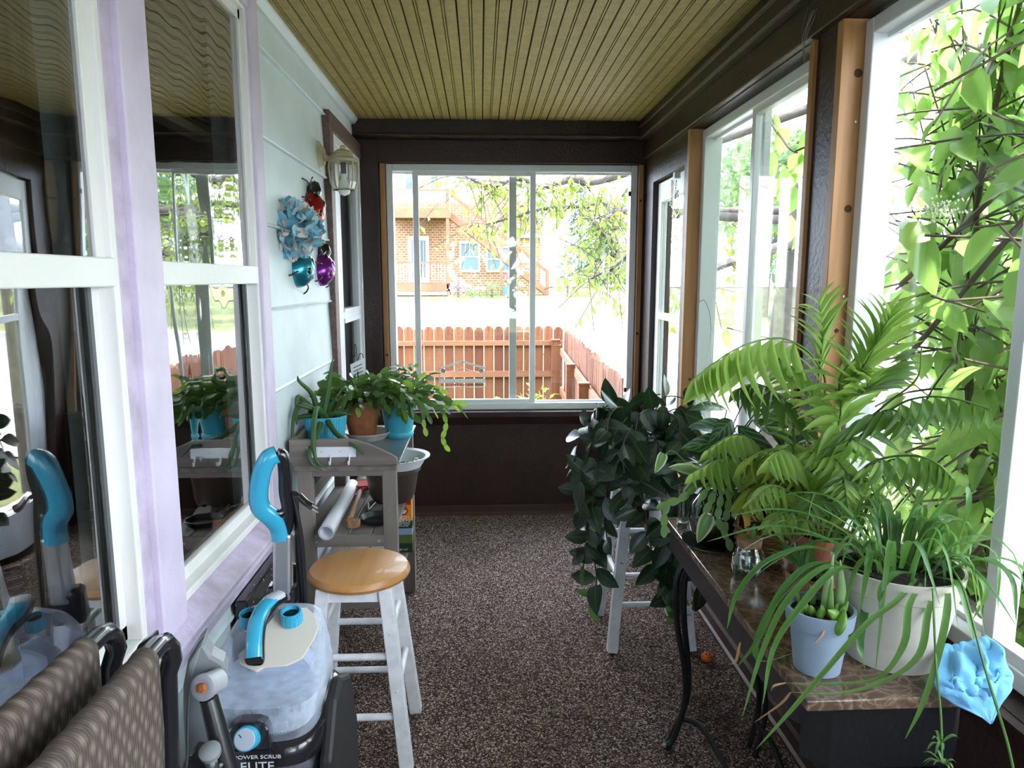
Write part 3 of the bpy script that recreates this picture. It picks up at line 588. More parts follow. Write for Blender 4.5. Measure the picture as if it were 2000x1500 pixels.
def bush(name, label, blobs, mt, n, s, x, y, seed=1, group=None):
    t = thing(name, label, 'bush', (x, y, zg(y)), group); cloud(t, 'foliage', mt, blobs, n, s, seed=seed); M().tube([(x, y, zg(y)-.05), (x, y, blobs[0][2])], .05, 6).build('stem', mBark, t); return t
bush('garden_bush', 'pink flowering bush at the foot of the neighbour deck', [(-1.0, D0-.4, g+.35, .5, .3, .35)], mPinkF, 150, .12, -1.0, D0-.4)
bush('garden_bush', 'low green bush between the tub and the deck of the brick house', [(.5, D0-.5, g+.3, .45, .3, .35), (-.3, D0-.6, g+.15, .4, .3, .2)], mTree2, 260, .13, .5, D0-.5, 2)
bush('garden_bush', 'yellow-green shrub at the foot of the neighbour stairs', [(3.9, D0-.2, g+.5, .5, .5, .9), (4.7, D0, g+.3, .6, .5, .5)], mTree, 500, .14, 3.9, D0-.2, 3)
def tree(label, x, y, hgt, r, mt, seed, trunk=.14, n=1800, s=.24, cat='tree', lo=.45, group=None):
    r_ = random.Random(seed); z = zg(y); t = thing('tree', label, cat, (x, y, z), group)
    bl_ = [(x+r_.uniform(-.6, .6)*r, y+r_.uniform(-.6, .6)*r, z+hgt*r_.uniform(lo, .9), r*r_.uniform(.35, .6)) for _ in range(7)]
    cloud(t, 'foliage', mt, bl_, n, s, seed=seed); tr = M(); tr.tube([(x, y, z-.1), (x+.1, y, z+hgt*.35), (x, y+.1, z+hgt*.7)], [trunk, trunk*.8, trunk*.3], 8)
    for b in bl_[:5]: tr.tube([(x+.07, y, z+hgt*.35), ((x+b[0])/2, (y+b[1])/2, z+hgt*.5), b[:3]], [trunk*.5, trunk*.35, trunk*.1], 6)
    tr.build('trunk', mBark, t, smooth=60); return t
def conifer(label, x, y, hgt, r, seed):
    z = zg(y); t = thing('conifer', label, 'tree', (x, y, z)); r_ = random.Random(seed); L = []
    for k in range(1500):
        q = r_.random()**.8; a = r_.uniform(0, 2*pi); rr_ = r*(1-q)*(.6+.4*(int(q*14) % 2))*r_.uniform(.3, 1)+.05
        L.append(frame((x+rr_*cos(a), y+rr_*sin(a), z+.12*hgt+q*hgt*.86-rr_*.25), (cos(a), sin(a), -.25), s=.07*hgt*(1-q*.6)))
    joinleaves('needles', lq, L, mPineN, t); M().tube([(x, y, z-.1), (x, y, z+hgt*.97)], [.03*hgt, .01], 8).build('trunk', mBark, t)
conifer('tall blue-green conifer standing right of the brick house', 8.6, 62, 9.5, 3.4, 1); conifer('second conifer rising behind the parked cars', 21, 95, 10, 4, 2)
tree('rounded green tree behind the neighbour stairs', 8.3, 52, 5.2, 2.6, mTree2, 5, lo=.25, n=2600, s=.3)
tree('pale leafy tree at left above the neighbour balcony', -4.6, 26, 7.2, 2.0, mTree, 6, lo=.55, n=1200, s=.26)
tree('small tree far beyond the street, left of the blue car', 16, 75, 4.5, 3, mTree2, 7, lo=.2, n=1500, s=.45)
for k, (x, y, h_, r_, lab) in enumerate(((.2, -6.5, 5.5, 2.4, 'unseen tree added behind the porch to dim the rear window reflection'), (4.5, -7.5, 6, 2.6, 'second unseen tree added behind the porch towards the road to dim that reflection'), (9.6, 24, 6.0, 2.8, 'loose green tree beyond the driveway, nearest the street tree trunk'), (13.4, 31, 7, 3.4, 'green tree behind the loose one beyond the driveway'), (17.5, 39, 8, 4, 'large far tree closing the view through the second right window'), (24, 50, 7, 4, 'green tree by the kerb of the wide street, far right'), (21, 26, 7.5, 4, 'broad tree across the road opposite the screen door'), (20, 14, 6.5, 3.6, 'broad tree across the road beyond the maple trunk'), (19, 4, 7.5, 4, 'broad tree across the road opposite the leafy shrub'), (21, -8, 7, 4, 'broad tree across the road behind the camera side'), (30, 36, 9, 5, 'tall tree behind the opposite yards'))):  # first two are out of view, added to darken the rear window reflection
    tree(lab, x, y, h_, r_, mTree if k % 2 else mTree2, 20+k, trunk=.22, n=1900, s=.4, lo=.25)
mHW = mat('far_house_wall', (.45, .40, .36), .8)
for x, y, lab in ((27, 19, 'pale house across the road with a dark roof'), (27, 2, 'second pale house across the road behind the trees')):
    h2 = thing('far_house', lab, 'house', (x, y, -.6)); M().box(x, x+7, y-4, y+4, -.6, 2.6).build('wall', mHW, h2); M().prism([(x-.4, y-4.4, 2.5), (x-.4, y+4.4, 2.5), (x-.4, y, 5)], (8, 0, 0)).build('roof', mShing, h2)
    for yy in (-2.5, 0, 2.5): q = M().box(x-.06, x, y+yy-.5, y+yy+.5, .3, 1.7).build('window', mWht, h2); M().box(x-.08, x-.06, y+yy-.42, y+yy+.42, .38, 1.62).build('pane', mPane, q)
def car(x, y, L_, mt, label, group=None):
    z = zg(y); c = thing('car', label, 'car', (x, y, z)); h_ = L_*.16
    M().prism([(x-L_/2, y, z+.3), (x-L_/2, y, z+.75), (x-L_*.27, y, z+.88), (x-L_*.16, y, z+1.42), (x+L_*.22, y, z+1.45), (x+L_*.36, y, z+.95), (x+L_/2, y, z+.85), (x+L_/2, y, z+.3)], (0, 1.75, 0)).build('body', mt, c, bevel=.06)
    M().prism([(x-L_*.235, y-.02, z+.92), (x-L_*.145, y-.02, z+1.34), (x+L_*.2, y-.02, z+1.36), (x+L_*.31, y-.02, z+.95)], (0, 1.79, 0)).build('side_window', mPane, c)
    for dx in (-.31, .31):
        for dy in (0, 1.55): M().lathe([(.001, 0), (.33, 0), (.33, .22), (.001, .22)], (x+dx*L_, y+dy-.02, z+.33), 18, (0, 1, 0)).build('wheel', mBlack, c)
car(19.0, 100, 4.4, mat('dark_blue_car', (.02, .03, .10), .25, coat=.5), 'dark blue parked car beyond the lawn, left of the pickup'); car(25.3, 100, 6.2, mat('grey_blue_truck', (.16, .18, .25), .25, coat=.5), 'long silver-grey parked car at the right edge of the far window')
# ---- street tree whose boughs hang in front of the windows
ch = thing('street_tree', 'leafy street tree by the sidewalk whose boughs hang before the far window', 'tree', (3.05, 7.2, -.6))
tb = M(); tb.tube([(3.05, 7.2, -.7), (3.1, 7.2, 1.0), (3.2, 7.15, 2.3), (3.45, 7.0, 4.2)], [.15, .12, .11, .07], 10)
br = [[(3.2, 7.15, 2.2), at(1238, 415, 7.6), at(1200, 400, 7.8), at(1145, 402, 8.0), at(1060, 408, 8.2), at(980, 430, 8.2), at(925, 445, 8.0)],
      [(3.2, 7.15, 2.1), at(1235, 415, 7.3), at(1190, 425, 7.2), at(1160, 430, 7.1), at(1180, 460, 7.0), at(1205, 495, 7.0), at(1160, 510, 7)],
      [(3.3, 7.1, 3.2), at(1200, 345, 7.4), at(1120, 350, 7.2), at(1060, 365, 7.1), at(1010, 350, 7.0), at(960, 365, 7), at(900, 340, 7)],
      [(3.2, 7.15, 1.9), at(1400, 520, 6.4), at(1330, 560, 6.2), at(1250, 490, 6.6), at(1200, 520, 6.6), at(1150, 545, 6.5)],
      [(3.2, 7.15, 2.6), (3.0, 6.0, 2.6), (2.6, 5.0, 2.4), (2.3, 4.4, 2.1)], [(3.4, 7.1, 3.4), (3.6, 5.8, 3.3), (3.4, 4.6, 3.0), (3.2, 3.6, 2.7)],
      [(3.3, 7.1, 3.4), (2.4, 6.4, 3.8), (1.4, 5.9, 3.6), (.6, 5.7, 3.3), (0, 5.7, 3.2)], [(3.35, 7.1, 3), (4.2, 6.6, 3.6), (5, 6, 3.8)]]
pts = []
for b in br:
    p = spline(b, 6); tb.tube(p, [.045*(1-i/len(p))+.007 for i in range(len(p))], 6); pts += p[3:]
tb.build('trunk', mBark, ch, smooth=60)
lm = leafmesh('leaf', mTree, n=3, droop=.2, fold=.15); lm2 = leafmesh('leaf', mTree, n=2, droop=.2, fold=.2, shape='lance')
r_ = random.Random(4); tw = M(); LL = []
for i, p in enumerate(pts):
    for _ in range(5):
        e = p+V((r_.gauss(0, .22), r_.gauss(0, .22), r_.gauss(-.12, .2))); tw.tube([p, (p+e)/2+V((0, 0, .03)), e], .004, 3, cap=False)
        for k in range(5):
            q = p.lerp(e, r_.uniform(.3, 1)); LL.append(frame(q, (r_.gauss(0, 1), r_.gauss(0, 1), -1.0), (r_.gauss(0, .6), r_.gauss(0, .6), 1), r_.uniform(.07, .11), None))
tw.build('twigs', mBark, ch, kind='stuff'); r_.shuffle(LL)
vis = sorted(LL, key=lambda q: (q.translation-V((0, 0, H))).length)
for q in vis[:140]: piece('leaf', lm, ch, q)
joinleaves('foliage', lm2, vis[140::2], mTree, ch)
t2 = tree('slender grey-trunked tree by the road outside the right windows', 5.6, 5.0, 6.5, 1.3, mTree, 31, trunk=.12, n=2600, s=.16, lo=.5)
t3 = tree('second slender tree by the road, nearer the leafy shrub', 6.0, 1.6, 6.5, 1.4, mTree, 32, trunk=.09, n=2600, s=.16, lo=.5)
# ---- large-leaved shrub against the near right window
mShrub = leafmat('viburnum_leaf', (.13, .26, .06), (.24, .40, .10), .42, .6, tcol=(.50, .80, .20)); mStem = mat('shrub_stem', (.12, .09, .065), .8, bump=(30, .4))
sh = thing('leafy_shrub', 'big-leaved green shrub pressing against the near right window', 'shrub', (2.3, 2.0, -.6)); sb = M(); nodes = []; r_ = random.Random(11)
roots = [V((2.0+r_.uniform(-.3, .6), 2.1+r_.uniform(-.9, .9), -.65)) for _ in range(12)]
for i, q in enumerate(roots):
    e = V((r_.uniform(1.45, 2.9), r_.uniform(.9, 3.4), r_.uniform(1.4, 3.6))); e.x = max(e.x, 1.8) if e.z > 2 else e.x; mid = (q+e)/2+V((r_.uniform(-.25, .25), r_.uniform(-.3, .3), .3))
    p = spline([q, mid, e], 12); tb_ = [.018*(1-k/len(p))+.004 for k in range(len(p))]; sb.tube(p, tb_, 6)
    for k in range(5, len(p)):
        for _ in range(5):
            e2 = p[k]+V((r_.gauss(-.05, .3), r_.gauss(0, .34), r_.gauss(.1, .26))); e2.x = max(e2.x, 1.30 if e2.z < 2.1 else 1.75); p2 = spline([p[k], (p[k]+e2)/2+V((0, 0, .05)), e2], 3); sb.tube(p2, .004, 4); nodes += [(a, (e2-p[k])) for a in p2[1:]]
for a, b in (((1.35, 2.6, .9), (1.9, 1.0, 3.0)), ((1.5, 2.5, 1.5), (1.6, 1.2, 2.3)), ((1.5, 2.4, .2), (1.5, 1.3, 1.5))): sb.tube(spline([a, (V(a)+V(b))/2+V((.05, 0, .08)), b], 8), .009, 6)
sb.build('branch', mStem, sh, smooth=60); LL = []
for q, d in nodes:
    for sgn in (-1, 1):
        dd = V((r_.gauss(0, .5)+sgn*.5, r_.gauss(0, .6)+sgn*.3, r_.uniform(-1.1, -.1))); s = r_.uniform(.10, .17); pos = q+dd.normalized()*.02
        if pos.x+dd.normalized().x*s < (1.22 if pos.z < 2.15 else 1.62): dd.x = abs(dd.x)
        LL.append(frame(pos, dd, (r_.gauss(-.2, .5), r_.gauss(0, .5), 1), s))
r_.shuffle(LL); LL = LL[:3600]
vis = sorted(LL, key=lambda q: (q.translation-V((0, 0, H))).length if 1.0 < q.translation.y < 3.4 and q.translation.z > .3 else 9)
ls = [leafmesh('leaf', mShrub, Wd=wd, n=6, droop=dr_, fold=.18, shape=sh_, wavy=.03) for wd, dr_, sh_ in ((.56, .15, 'heart'), (.62, .3, 'heart'), (.5, .22, 'oval'))]
for i, q in enumerate(vis[:300]): piece('leaf', ls[i % 3], sh, q)
joinleaves('foliage', leafmesh('leaf', mShrub, Wd=.6, n=3, droop=.25, fold=.18, shape='heart'), vis[300:], mShrub, sh)
fm = M(); r2 = random.Random(5); fc_ = at(1838, 408, 1.75)
for _ in range(90): u = V((r2.gauss(0, .022), r2.gauss(0, .022), r2.gauss(0, .014))); fm.lathe([(.0001, -.004), (.004, 0), (.0001, .004)], fc_+u, 5)
fm.build('blossom_cluster', mat('cream_blossom', (.55, .58, .42), .7), sh, kind='stuff')
bush('garden_plant', 'bright green weedy plant growing in front of the fence corner', [(.78, 9.6, -.35, .32, .3, .42), (.25, 9.7, -.45, .25, .25, .35), (1.0, 9.5, -.5, .2, .2, .2)], mTree, 300, .13, .8, 9.6, 9)

def leafmass(label, x0, x1, y0, y1, z0, z1, n, s0, seed, tips):
    t = thing('leafy_shrub', label, 'shrub', ((x0+x1)/2, (y0+y1)/2, -.6)); r_ = random.Random(seed); L = []; b = M()
    for q in tips:
        q = V(q); p = spline([V((q.x+.2, q.y+.2, -.7)), V((q.x+.1, q.y, q.z*.5)), q], 8); b.tube(p, [.022*(1-k/len(p))+.005 for k in range(len(p))], 6)
    b.build('branch', mStem, t, smooth=60)
    while len(L) < n:
        p = V((r_.uniform(x0, x1), r_.uniform(y0, y1), r_.uniform(z0, z1)))
        if mnoise.noise(p*2.2) > -.12: L.append(frame(p, (r_.gauss(0, .6), r_.gauss(0, .7), r_.uniform(-1.1, 0)), (r_.gauss(-.2, .5), r_.gauss(0, .5), 1), s0*r_.uniform(.75, 1.3)))
    joinleaves('foliage', leafmesh('leaf', mShrub, Wd=.6, n=3, droop=.25, fold=.18, shape='heart'), L, mShrub, t)
leafmass('second green shrub growing behind the big-leaved one outside the right windows', 2.9, 4.3, .4, 5.0, -.2, 3.9, 2600, .13, 41, [(3, 1, 3), (3.2, 2.2, 3.4), (3.6, 3.2, 3.2), (3.1, 4.4, 2.9), (3.8, 1.6, 3.7)])
LB = []; r_ = random.Random(77)
for (px, py, Y, s) in ((1540, 330, 3.6, .16), (1520, 350, 3.7, .15), (1555, 300, 3.55, .15), (1530, 250, 3.8, .14), (1560, 370, 3.5, .16), (1500, 300, 3.9, .14), (1575, 260, 3.5, .15), (1545, 420, 3.6, .16), (1510, 220, 4.0, .14), (1580, 330, 3.45, .15), (1490, 390, 4.0, .13), (1570, 440, 3.5, .13), (1415, 640, 4.2, .14), (1425, 690, 4.2, .12)):
    piece('leaf', ls[r_.randrange(3)], sh, frame(at(px, py, Y), (r_.gauss(0, .3), r_.gauss(0, .3), -1), (r_.gauss(0, .3), -1, .3), s))
bs = M(); bs.tube(spline([(2.4, 2.6, 1.0), (2.35, 3.3, 2.3), at(1600, 300, 3.5), at(1520, 260, 3.8), at(1490, 200, 4.0)], 6), .007, 5); bs.tube(spline([(2.3, 2.8, .4), (2.2, 3.5, 1.0), at(1420, 640, 4.2)], 6), .006, 5); bs.build('branch', mStem, sh, smooth=60)
# ================================================================ things on the left side
def raypt(px, py, p0, nrm):
    d = at(px, py, 1)-V((0, 0, H)); nrm = V(nrm); return V((0, 0, H))+d*((V(p0)-V((0, 0, H))).dot(nrm)/d.dot(nrm))
mStoolTop = mat('honey_beech', (.56, .29, .10), .42, wood=(1, 16, (.42, .19, .055)), coat=.12)
mWhiteP = mat('white_gloss_paint', (.84, .85, .88), .35, bump=(30, .08), var=(25, .2, (.6, .62, .64), .5))
mGreyW = mat('grey_stained_wood', (.245, .21, .185), .7, wood=(1, 18, (.14, .12, .108)), bump=(40, .2)); mGreyV = mat('grey_stained_wood_upright', (.245, .21, .185), .7, wood=(2, 18, (.14, .12, .108)), bump=(40, .2))
mZinc = mat('galvanised_sheet', (.34, .38, .40), .35, .7, var=(8, .25)); mTerra = mat('terracotta', (.36, .13, .055), .75, var=(14, .35, (.22, .075, .035))); mTurq = mat('turquoise_plastic', (.055, .42, .58), .4); mTurq2 = mat('bright_blue_plastic', (.07, .45, .62), .35)
mSaucer = mat('white_saucer', (.62, .60, .55), .45, var=(20, .25)); mSoil = mat('dark_soil', (.018, .012, .009), .95, bump=(60, 1)); mWhitePl = mat('white_plastic', (.75, .78, .82), .4); mCork = mat('cork', (.42, .24, .13), .85, var=(60, .4), bump=(90, .5))
def stool(cx, cy_, hgt, label, sp=.155, tp=.095, top_label=None, seat_m=None):
    t = thing('wooden_stool', label, 'stool', (cx, cy_, 0)); r = .162
    M().lathe([(0, hgt-.034), (r*.90, hgt-.034), (r*.97, hgt-.028), (r, hgt-.018), (r*.99, hgt-.011), (r*.945, hgt-.001), (r*.93, hgt), (0, hgt)], (cx, cy_, 0), 48).build('seat', seat_m or mStoolTop, t, smooth=28)
    F = {}
    for sx in (-1, 1):
        for sy in (-1, 1):
            a = V((cx+sx*tp, cy_+sy*tp, hgt-.033)); b = V((cx+sx*sp, cy_+sy*sp, 0)); F[sx, sy] = (a, b)
            M().bar(a, b, .041, .041, up=(0, 1, 0)).build('leg', mWhiteP, t, bevel=.003)
    q = lambda k, z: F[k][0].lerp(F[k][1], 1-z/(hgt-.033))
    for (k1, k2), zs in ((((-1, -1), (1, -1)), (.17, .36)), (((-1, 1), (1, 1)), (.17, .36)), (((-1, -1), (-1, 1)), (.26, .44)), (((1, -1), (1, 1)), (.26, .44))):
        for z in zs: M().tube([q(k1, z*hgt/.61), q(k2, z*hgt/.61)], .011, 12).build('stretcher', mWhiteP, t, smooth=40)
        a, b = q(k1, hgt-.055), q(k2, hgt-.055); M().bar(a, b, .018, .04, up=(0, 0, 1)).build('apron_rail', mWhiteP, t)
        for z in zs:
            for k in (k1, k2):
                if k1[1] == k2[1]: continue
                p_ = q(k, z*hgt/.61); M().lathe([(.007, 0), (.005, .003), (0, .004)], p_+V((0, k[1]*.018, 0)), 10, (0, k[1], 0)).build('plug', mWhiteP, t)
    return t
stool(-.395, 2.19, .61, 'white wooden stool with honey-coloured round seat in front of the grey potting bench')
# ---- potting bench
pb = thing('potting_bench', 'grey stained wooden potting bench with a zinc top and two shelves against the house wall', 'bench', (-.52, 3.0, 0))
for x in (-.675, -.355):
    for y in (2.675, 3.33): M().box(x-.027, x+.027, y-.022, y+.022, 0, .80).build('leg', mGreyV, pb, bevel=.003)
M().box(-.715, -.325, 2.652, 3.355, .795, .822).build('worktop_frame', mGreyW, pb, bevel=.003); M().box(-.70, -.315, 2.66, 3.35, .822, .829).build('zinc_top', mZinc, pb, bevel=.002)
mX = mat('grey_stained_wood_crosswise', (.25, .215, .19), .7, wood=(0, 18, (.14, .12, .108)), bump=(40, .2))
pr_ = [(-.722, .823), (-.722, .925), (-.50, .925)]+[(-.50+.165*k/8, .925-.045*(1-cos(pi*k/8*.5))-.02*k/8) for k in range(1, 9)]+[(-.322, .85), (-.318, .823)]
M().prism([(x, 2.63, z) for x, z in pr_], (0, .02, 0)).build('end_board', mX, pb, bevel=.003); M().box(-.722, -.705, 2.65, 3.35, .829, .925).build('back_board', mGreyW, pb, bevel=.003)
M().box(-.66, -.37, 2.655, 2.675, .775, .822).build('apron', mX, pb, bevel=.002)
for z, nm in ((.545, 'upper'), (.29, 'lower')):
    for k in range(4): M().box(-.70+k*.092, -.70+k*.092+.085, 2.66, 3.35, z-.014, z).build('shelf_slat', mGreyW, pb, bevel=.002)
    M().box(-.66, -.38, 2.655, 2.675, z-.052, z-.004).build('shelf_rail', mX, pb, bevel=.002); M().box(-.66, -.38, 3.33, 3.35, z-.052, z-.014).build('shelf_rail', mX, pb, bevel=.002)
    for x in (-.64, -.40): M().lathe([(.006, 0), (.005, .003), (0, .004)], (x, 2.655, z-.03), 10, (0, -1, 0)).build('bolt', mSteel, pb)
M().box(-.722, -.706, 2.66, 3.35, .60, .66).build('back_rail', mGreyW, pb)
M().box(-.385, -.36, 2.70, 2.70+.003, .1, .101) and None
M().box(-.656, -.473, 2.626, 2.630, .857, .897).build('hook_plate', mWhitePl, pb, bevel=.004)
for x in (-.60, -.53): M().lathe([(.004, 0), (.003, .002), (0, .003)], (x, 2.626, .88), 10, (0, -1, 0)).build('screw_head', mSteel, pb)
for x in (-.567, -.497): M().tube(spline([(x, 2.624, .868), (x, 2.618, .85), (x, 2.607, .836), (x, 2.597, .838), (x, 2.595, .85)], 4), .003, 6).build('hook', mWhitePl, pb, smooth=60)
# ---- things on the bench shelves
def roll():
    a, b = V((-.588, 2.59, .577)), V((-.60, 3.22, .577)); m = M(); d = (b-a).normalized(); n = 30; vs = []
    for i in range(n+1):
        t = i/n; an = t*2*pi*1.9; r = .022+.010*t
        off = V((cos(an)*r, 0, sin(an)*r)); vs += [a+off, b+off*(.9 if 1 else 1)]
    m.add(vs, [(2*i, 2*i+1, 2*i+3, 2*i+2) for i in range(n)]); o = m.build('paper_roll', mat('white_paper', (.72, .73, .78), .6), None, smooth=80); o.modifiers.new('solid', 'SOLIDIFY').thickness = .0012
    tag(o, 'long roll of white paper lying on the upper bench shelf', 'paper roll')
roll()
t = thing('wooden_mallet', 'turned pale wooden stick with a round cork disc end on the bench shelf', 'stick', (-.52, 2.8, .545))
M().tube([(-.527, 2.75, .575), (-.555, 3.15, .563)], .011, 10).build('handle', mat('pale_wood', (.48, .27, .14), .6, wood=(1, 20, (.36, .19, .09))), t, smooth=50); M().lathe([(0, 0), (.026, 0), (.028, .01), (.028, .028), (.0, .03)], (-.512, 2.735, .548), 20).build('disc', mCork, t, smooth=40)
t = thing('mesh_scoop', 'red plastic mesh scoop lying behind the cork-ended stick', 'scoop', (-.555, 3.2, .546))
m = M(); m.lathe([(.055, .03), (.05, .012), (.03, .004), (0, .002)], (-.55, 3.22, .552), 20); o = m.build('bowl', mat('red_plastic', (.5, .055, .045), .4), t, smooth=50); wf = o.modifiers.new('wire', 'WIREFRAME'); wf.thickness = .004; wf.use_replace = True
M().lathe([(.056, .028), (.06, .03), (.056, .034), (.052, .031)], (-.55, 3.22, .552), 20).build('rim', mat('red_plastic_rim', (.5, .055, .045), .4), t); M().tube([(-.55, 3.17, .575), (-.565, 3.09, .565)], .004).build('handle', bpy.data.materials['red_plastic'], t)
t = thing('plastic_clip', 'clear plastic clip lying between the wooden stick and the brown pot', 'clip', (-.475, 2.95, .545)); mClear = glassmat('clear_plastic', (.9, .92, .95), 1.5, 1.4, .12)
M().prism([(-.497, 2.99, .552), (-.48, 3.03, .552), (-.46, 2.99, .552), (-.472, 2.90, .552), (-.482, 2.90, .552)], (0, 0, .008)).build('shell', mClear, t, bevel=.002); M().tube([(-.495, 3.0, .56), (-.478, 2.91, .562)], .0025).tube([(-.463, 3.0, .56), (-.474, 2.91, .562)], .0025).build('rim', mWhitePl, t)
o = M().tube([(-.41, 2.93, .555), (-.375, 3.0, .556)], .008, 10).build('plastic_tube', mClear, None, smooth=50); tag(o, 'small clear plastic tube lying by the right bench leg', 'tube')
o = M().lathe([(0, .002), (.055, .002), (.066, .022), (.07, .022), (.07, .019), (.062, 0), (0, 0)], (-.43, 2.80, .5455), 28).build('pot_saucer', mat('black_saucer', (.02, .02, .02), .4), None, smooth=40); tag(o, 'black round plant saucer at the near end of the bench shelf', 'saucer')
t = thing('brown_flowerpot', 'dark brown flowerpot on the upper bench shelf carrying a white dish', 'pot', (-.395, 3.08, .545))
M().lathe([(0, 0), (.085, 0), (.10, .03), (.118, .135), (.128, .137), (.128, .15), (.115, .15), (.105, .13), (0, .12)], (-.40, 3.09, .546), 36).build('pot', mat('brown_plastic', (.055, .035, .028), .45), t, smooth=40)
t = thing('white_dish', 'white plastic dish of odds and ends sitting on the brown flowerpot', 'dish', (-.38, 3.09, .696))
M().lathe([(0, .004), (.10, .004), (.125, .045), (.145, .05), (.145, .046), (.128, .04), (.105, 0), (0, 0)], (-.375, 3.09, .698), 40).build('bowl', mWhitePl, t, smooth=40)
M().tube(spline([(-.36, 3.05, .72), (-.34, 3.06, .722), (-.33, 3.08, .716), (-.32, 3.05, .712)], 4), .005, 6).build('black_clip', mBlack, t); M().tube([(-.37, 3.0, .712), (-.375, 3.03, .75)], .006, 6).build('blue_peg', mat('iridescent_teal', (.05, .35, .5), .2, .3), t)
for k in range(7): M().box(-.30+.012*(k % 3), -.285+.012*(k % 3), 3.06+k*.008, 3.07+k*.008, .712, .716+.002*k).build('wrapper', mClear if k % 2 else mWhitePl, t)
# baking-soda litter box
t = thing('powder_box', 'orange, white and green cardboard box with a red round badge on the lower bench shelf', 'box', (-.35, 3.15, .29)); bx0, bx1, by, bz = -.405, -.318, 3.10, .325
cm = [mat('box_'+a, b, .45) for a, b in (('orange', (.85, .33, .02)), ('green', (.012, .05, .02)), ('sky', (.30, .42, .62)), ('grass', (.12, .18, .03)), ('red', (.55, .015, .03)), ('white', (.85, .85, .83)))]
M().box(bx0, bx1, by, by+.055, .2905, .545).build('carton', cm[0], t, bevel=.001)
def pnl(x0, x1, z0, z1, m_, nm, d=.001, xr=True):
    M().box(x0, x1, by-d, by-.0001, z0, z1).build(nm, m_, t)
for z0, z1, k, nm in ((.2905, .335, 1, 'lower_band'), (.335, .375, 3, 'grass_band'), (.375, .405, 2, 'sky_band'), (.405, .44, 1, 'dark_band')):
    pnl(bx0, bx1, z0, z1, cm[k], nm); M().box(bx1+.0001, bx1+.001, by, by+.055, z0, z1).build(nm, cm[k], t)
pnl(bx0+.02, bx1-.003, .515, .535, cm[4], 'red_label', .0015)
m = M().lathe([(.021, 0), (.021, .001), (0, .001)], (-.355, by, .487), 28, (0, -1, 0)); m.build('badge_ring', cm[4], t)
m = M().lathe([(.014, .0011), (.014, .0016), (0, .0016)], (-.355, by, .487), 24, (0, -1, 0)); m.build('badge_disc', cm[5], t)
M().bar((-.364, by-.002, .482), (-.352, by-.002, .490), .0008, .004, up=(0, 1, 0)).bar((-.352, by-.002, .484), (-.352, by-.002, .497), .0008, .003).bar((-.360, by-.002, .496), (-.344, by-.002, .494), .0008, .005).build('badge_device', cm[1], t)
text('FRESH', t, (-.3605, by-.002, .448), .0225, cm[5]); text('BREEZE', t, (-.3605, by-.002, .430), .0225, cm[5]); text('CARPET ODOR', t, (-.3605, by-.002, .421), .0095, cm[5]); text('ELIMINATOR', t, (-.3605, by-.002, .4125), .0095, cm[5])
text('NET WT', t, (-.36, by-.002, .30), .012, cm[5])
# ---- pots on top
def pot(prof, c, m_, name, label, cat='pot', seg=36, soil=None, **k):
    t = thing(name, label, cat, c); M().lathe(prof, c, seg).build('pot', m_, t, smooth=35)
    if soil: M().lathe([(0, soil[1]+.006), (soil[0]*.6, soil[1]+.002), (soil[0], soil[1])], c, 24).build('soil', mSoil, t, smooth=60)
    return t
mAloe = leafmat('aloe_leaf', (.035, .10, .028), (.06, .16, .045), .45, .15); mCac = leafmat('christmas_cactus', (.03, .085, .018), (.07, .16, .03), .38, .25, tcol=(.3, .55, .08)); mCacY = leafmat('young_cactus_tip', (.16, .30, .03), (.27, .42, .05), .4, .5)
pa = pot([(0, .001), (.062, .001), (.085, .142), (.088, .142), (.088, .146), (.081, .146), (.078, .12), (0, .12)], (-.635, 2.865, .829), mTurq2, 'aloe_pot', 'light turquoise ribbed pot holding a sprawling aloe at the near end of the bench', 'potted plant', soil=(.078, .125))
seg_ = M(); 
for k in range(40): a = 2*pi*k/40; seg_.bar((-.635+.0635*cos(a), 2.865+.0635*sin(a), .832), (-.635+.085*cos(a), 2.865+.085*sin(a), .968), .004, .004)
seg_.build('ribs', mTurq2, pa, kind='stuff')
al = [[(622, 815, 2.86), (610, 770, 2.84), (585, 745, 2.82), (566, 735, 2.8)], [(625, 812, 2.86), (590, 780, 2.82), (555, 778, 2.78), (530, 805, 2.76), (524, 830, 2.75)], [(628, 812, 2.84), (590, 790, 2.78), (562, 815, 2.72), (552, 862, 2.68), (551, 880, 2.68)],
      [(632, 810, 2.84), (640, 770, 2.84), (645, 730, 2.84), (650, 700, 2.84)], [(630, 815, 2.82), (618, 850, 2.72), (604, 880, 2.62), (610, 905, 2.6), (632, 922, 2.6)], [(635, 812, 2.82), (655, 845, 2.72), (690, 870, 2.62), (711, 888, 2.6)],
      [(640, 812, 2.84), (655, 808, 2.82), (668, 808, 2.8), (686, 810, 2.79)], [(625, 812, 2.85), (600, 812, 2.8), (575, 815, 2.78), (560, 815, 2.77)], [(630, 812, 2.82), (613, 800, 2.78), (590, 793, 2.76), (575, 790, 2.75)], [(632, 810, 2.82), (618, 800, 2.75), (612, 850, 2.64), (618, 900, 2.6), (640, 915, 2.6)],
      [(635, 812, 2.88), (650, 790, 2.9), (660, 775, 2.9), (668, 760, 2.9)]]
for b in al:
    P_ = [at(*q) for q in b]
    if P_[-1].x < -.72: P_ = [V((max(q.x, -.722), q.y, q.z)) for q in P_]
    p_ = spline(P_, 6); n_ = len(p_); M().tube(p_, [.0115*(1-(i/n_)**1.6)+.0012 for i in range(n_)], 6, flat=1).build('leaf', mAloe, pa, smooth=70)
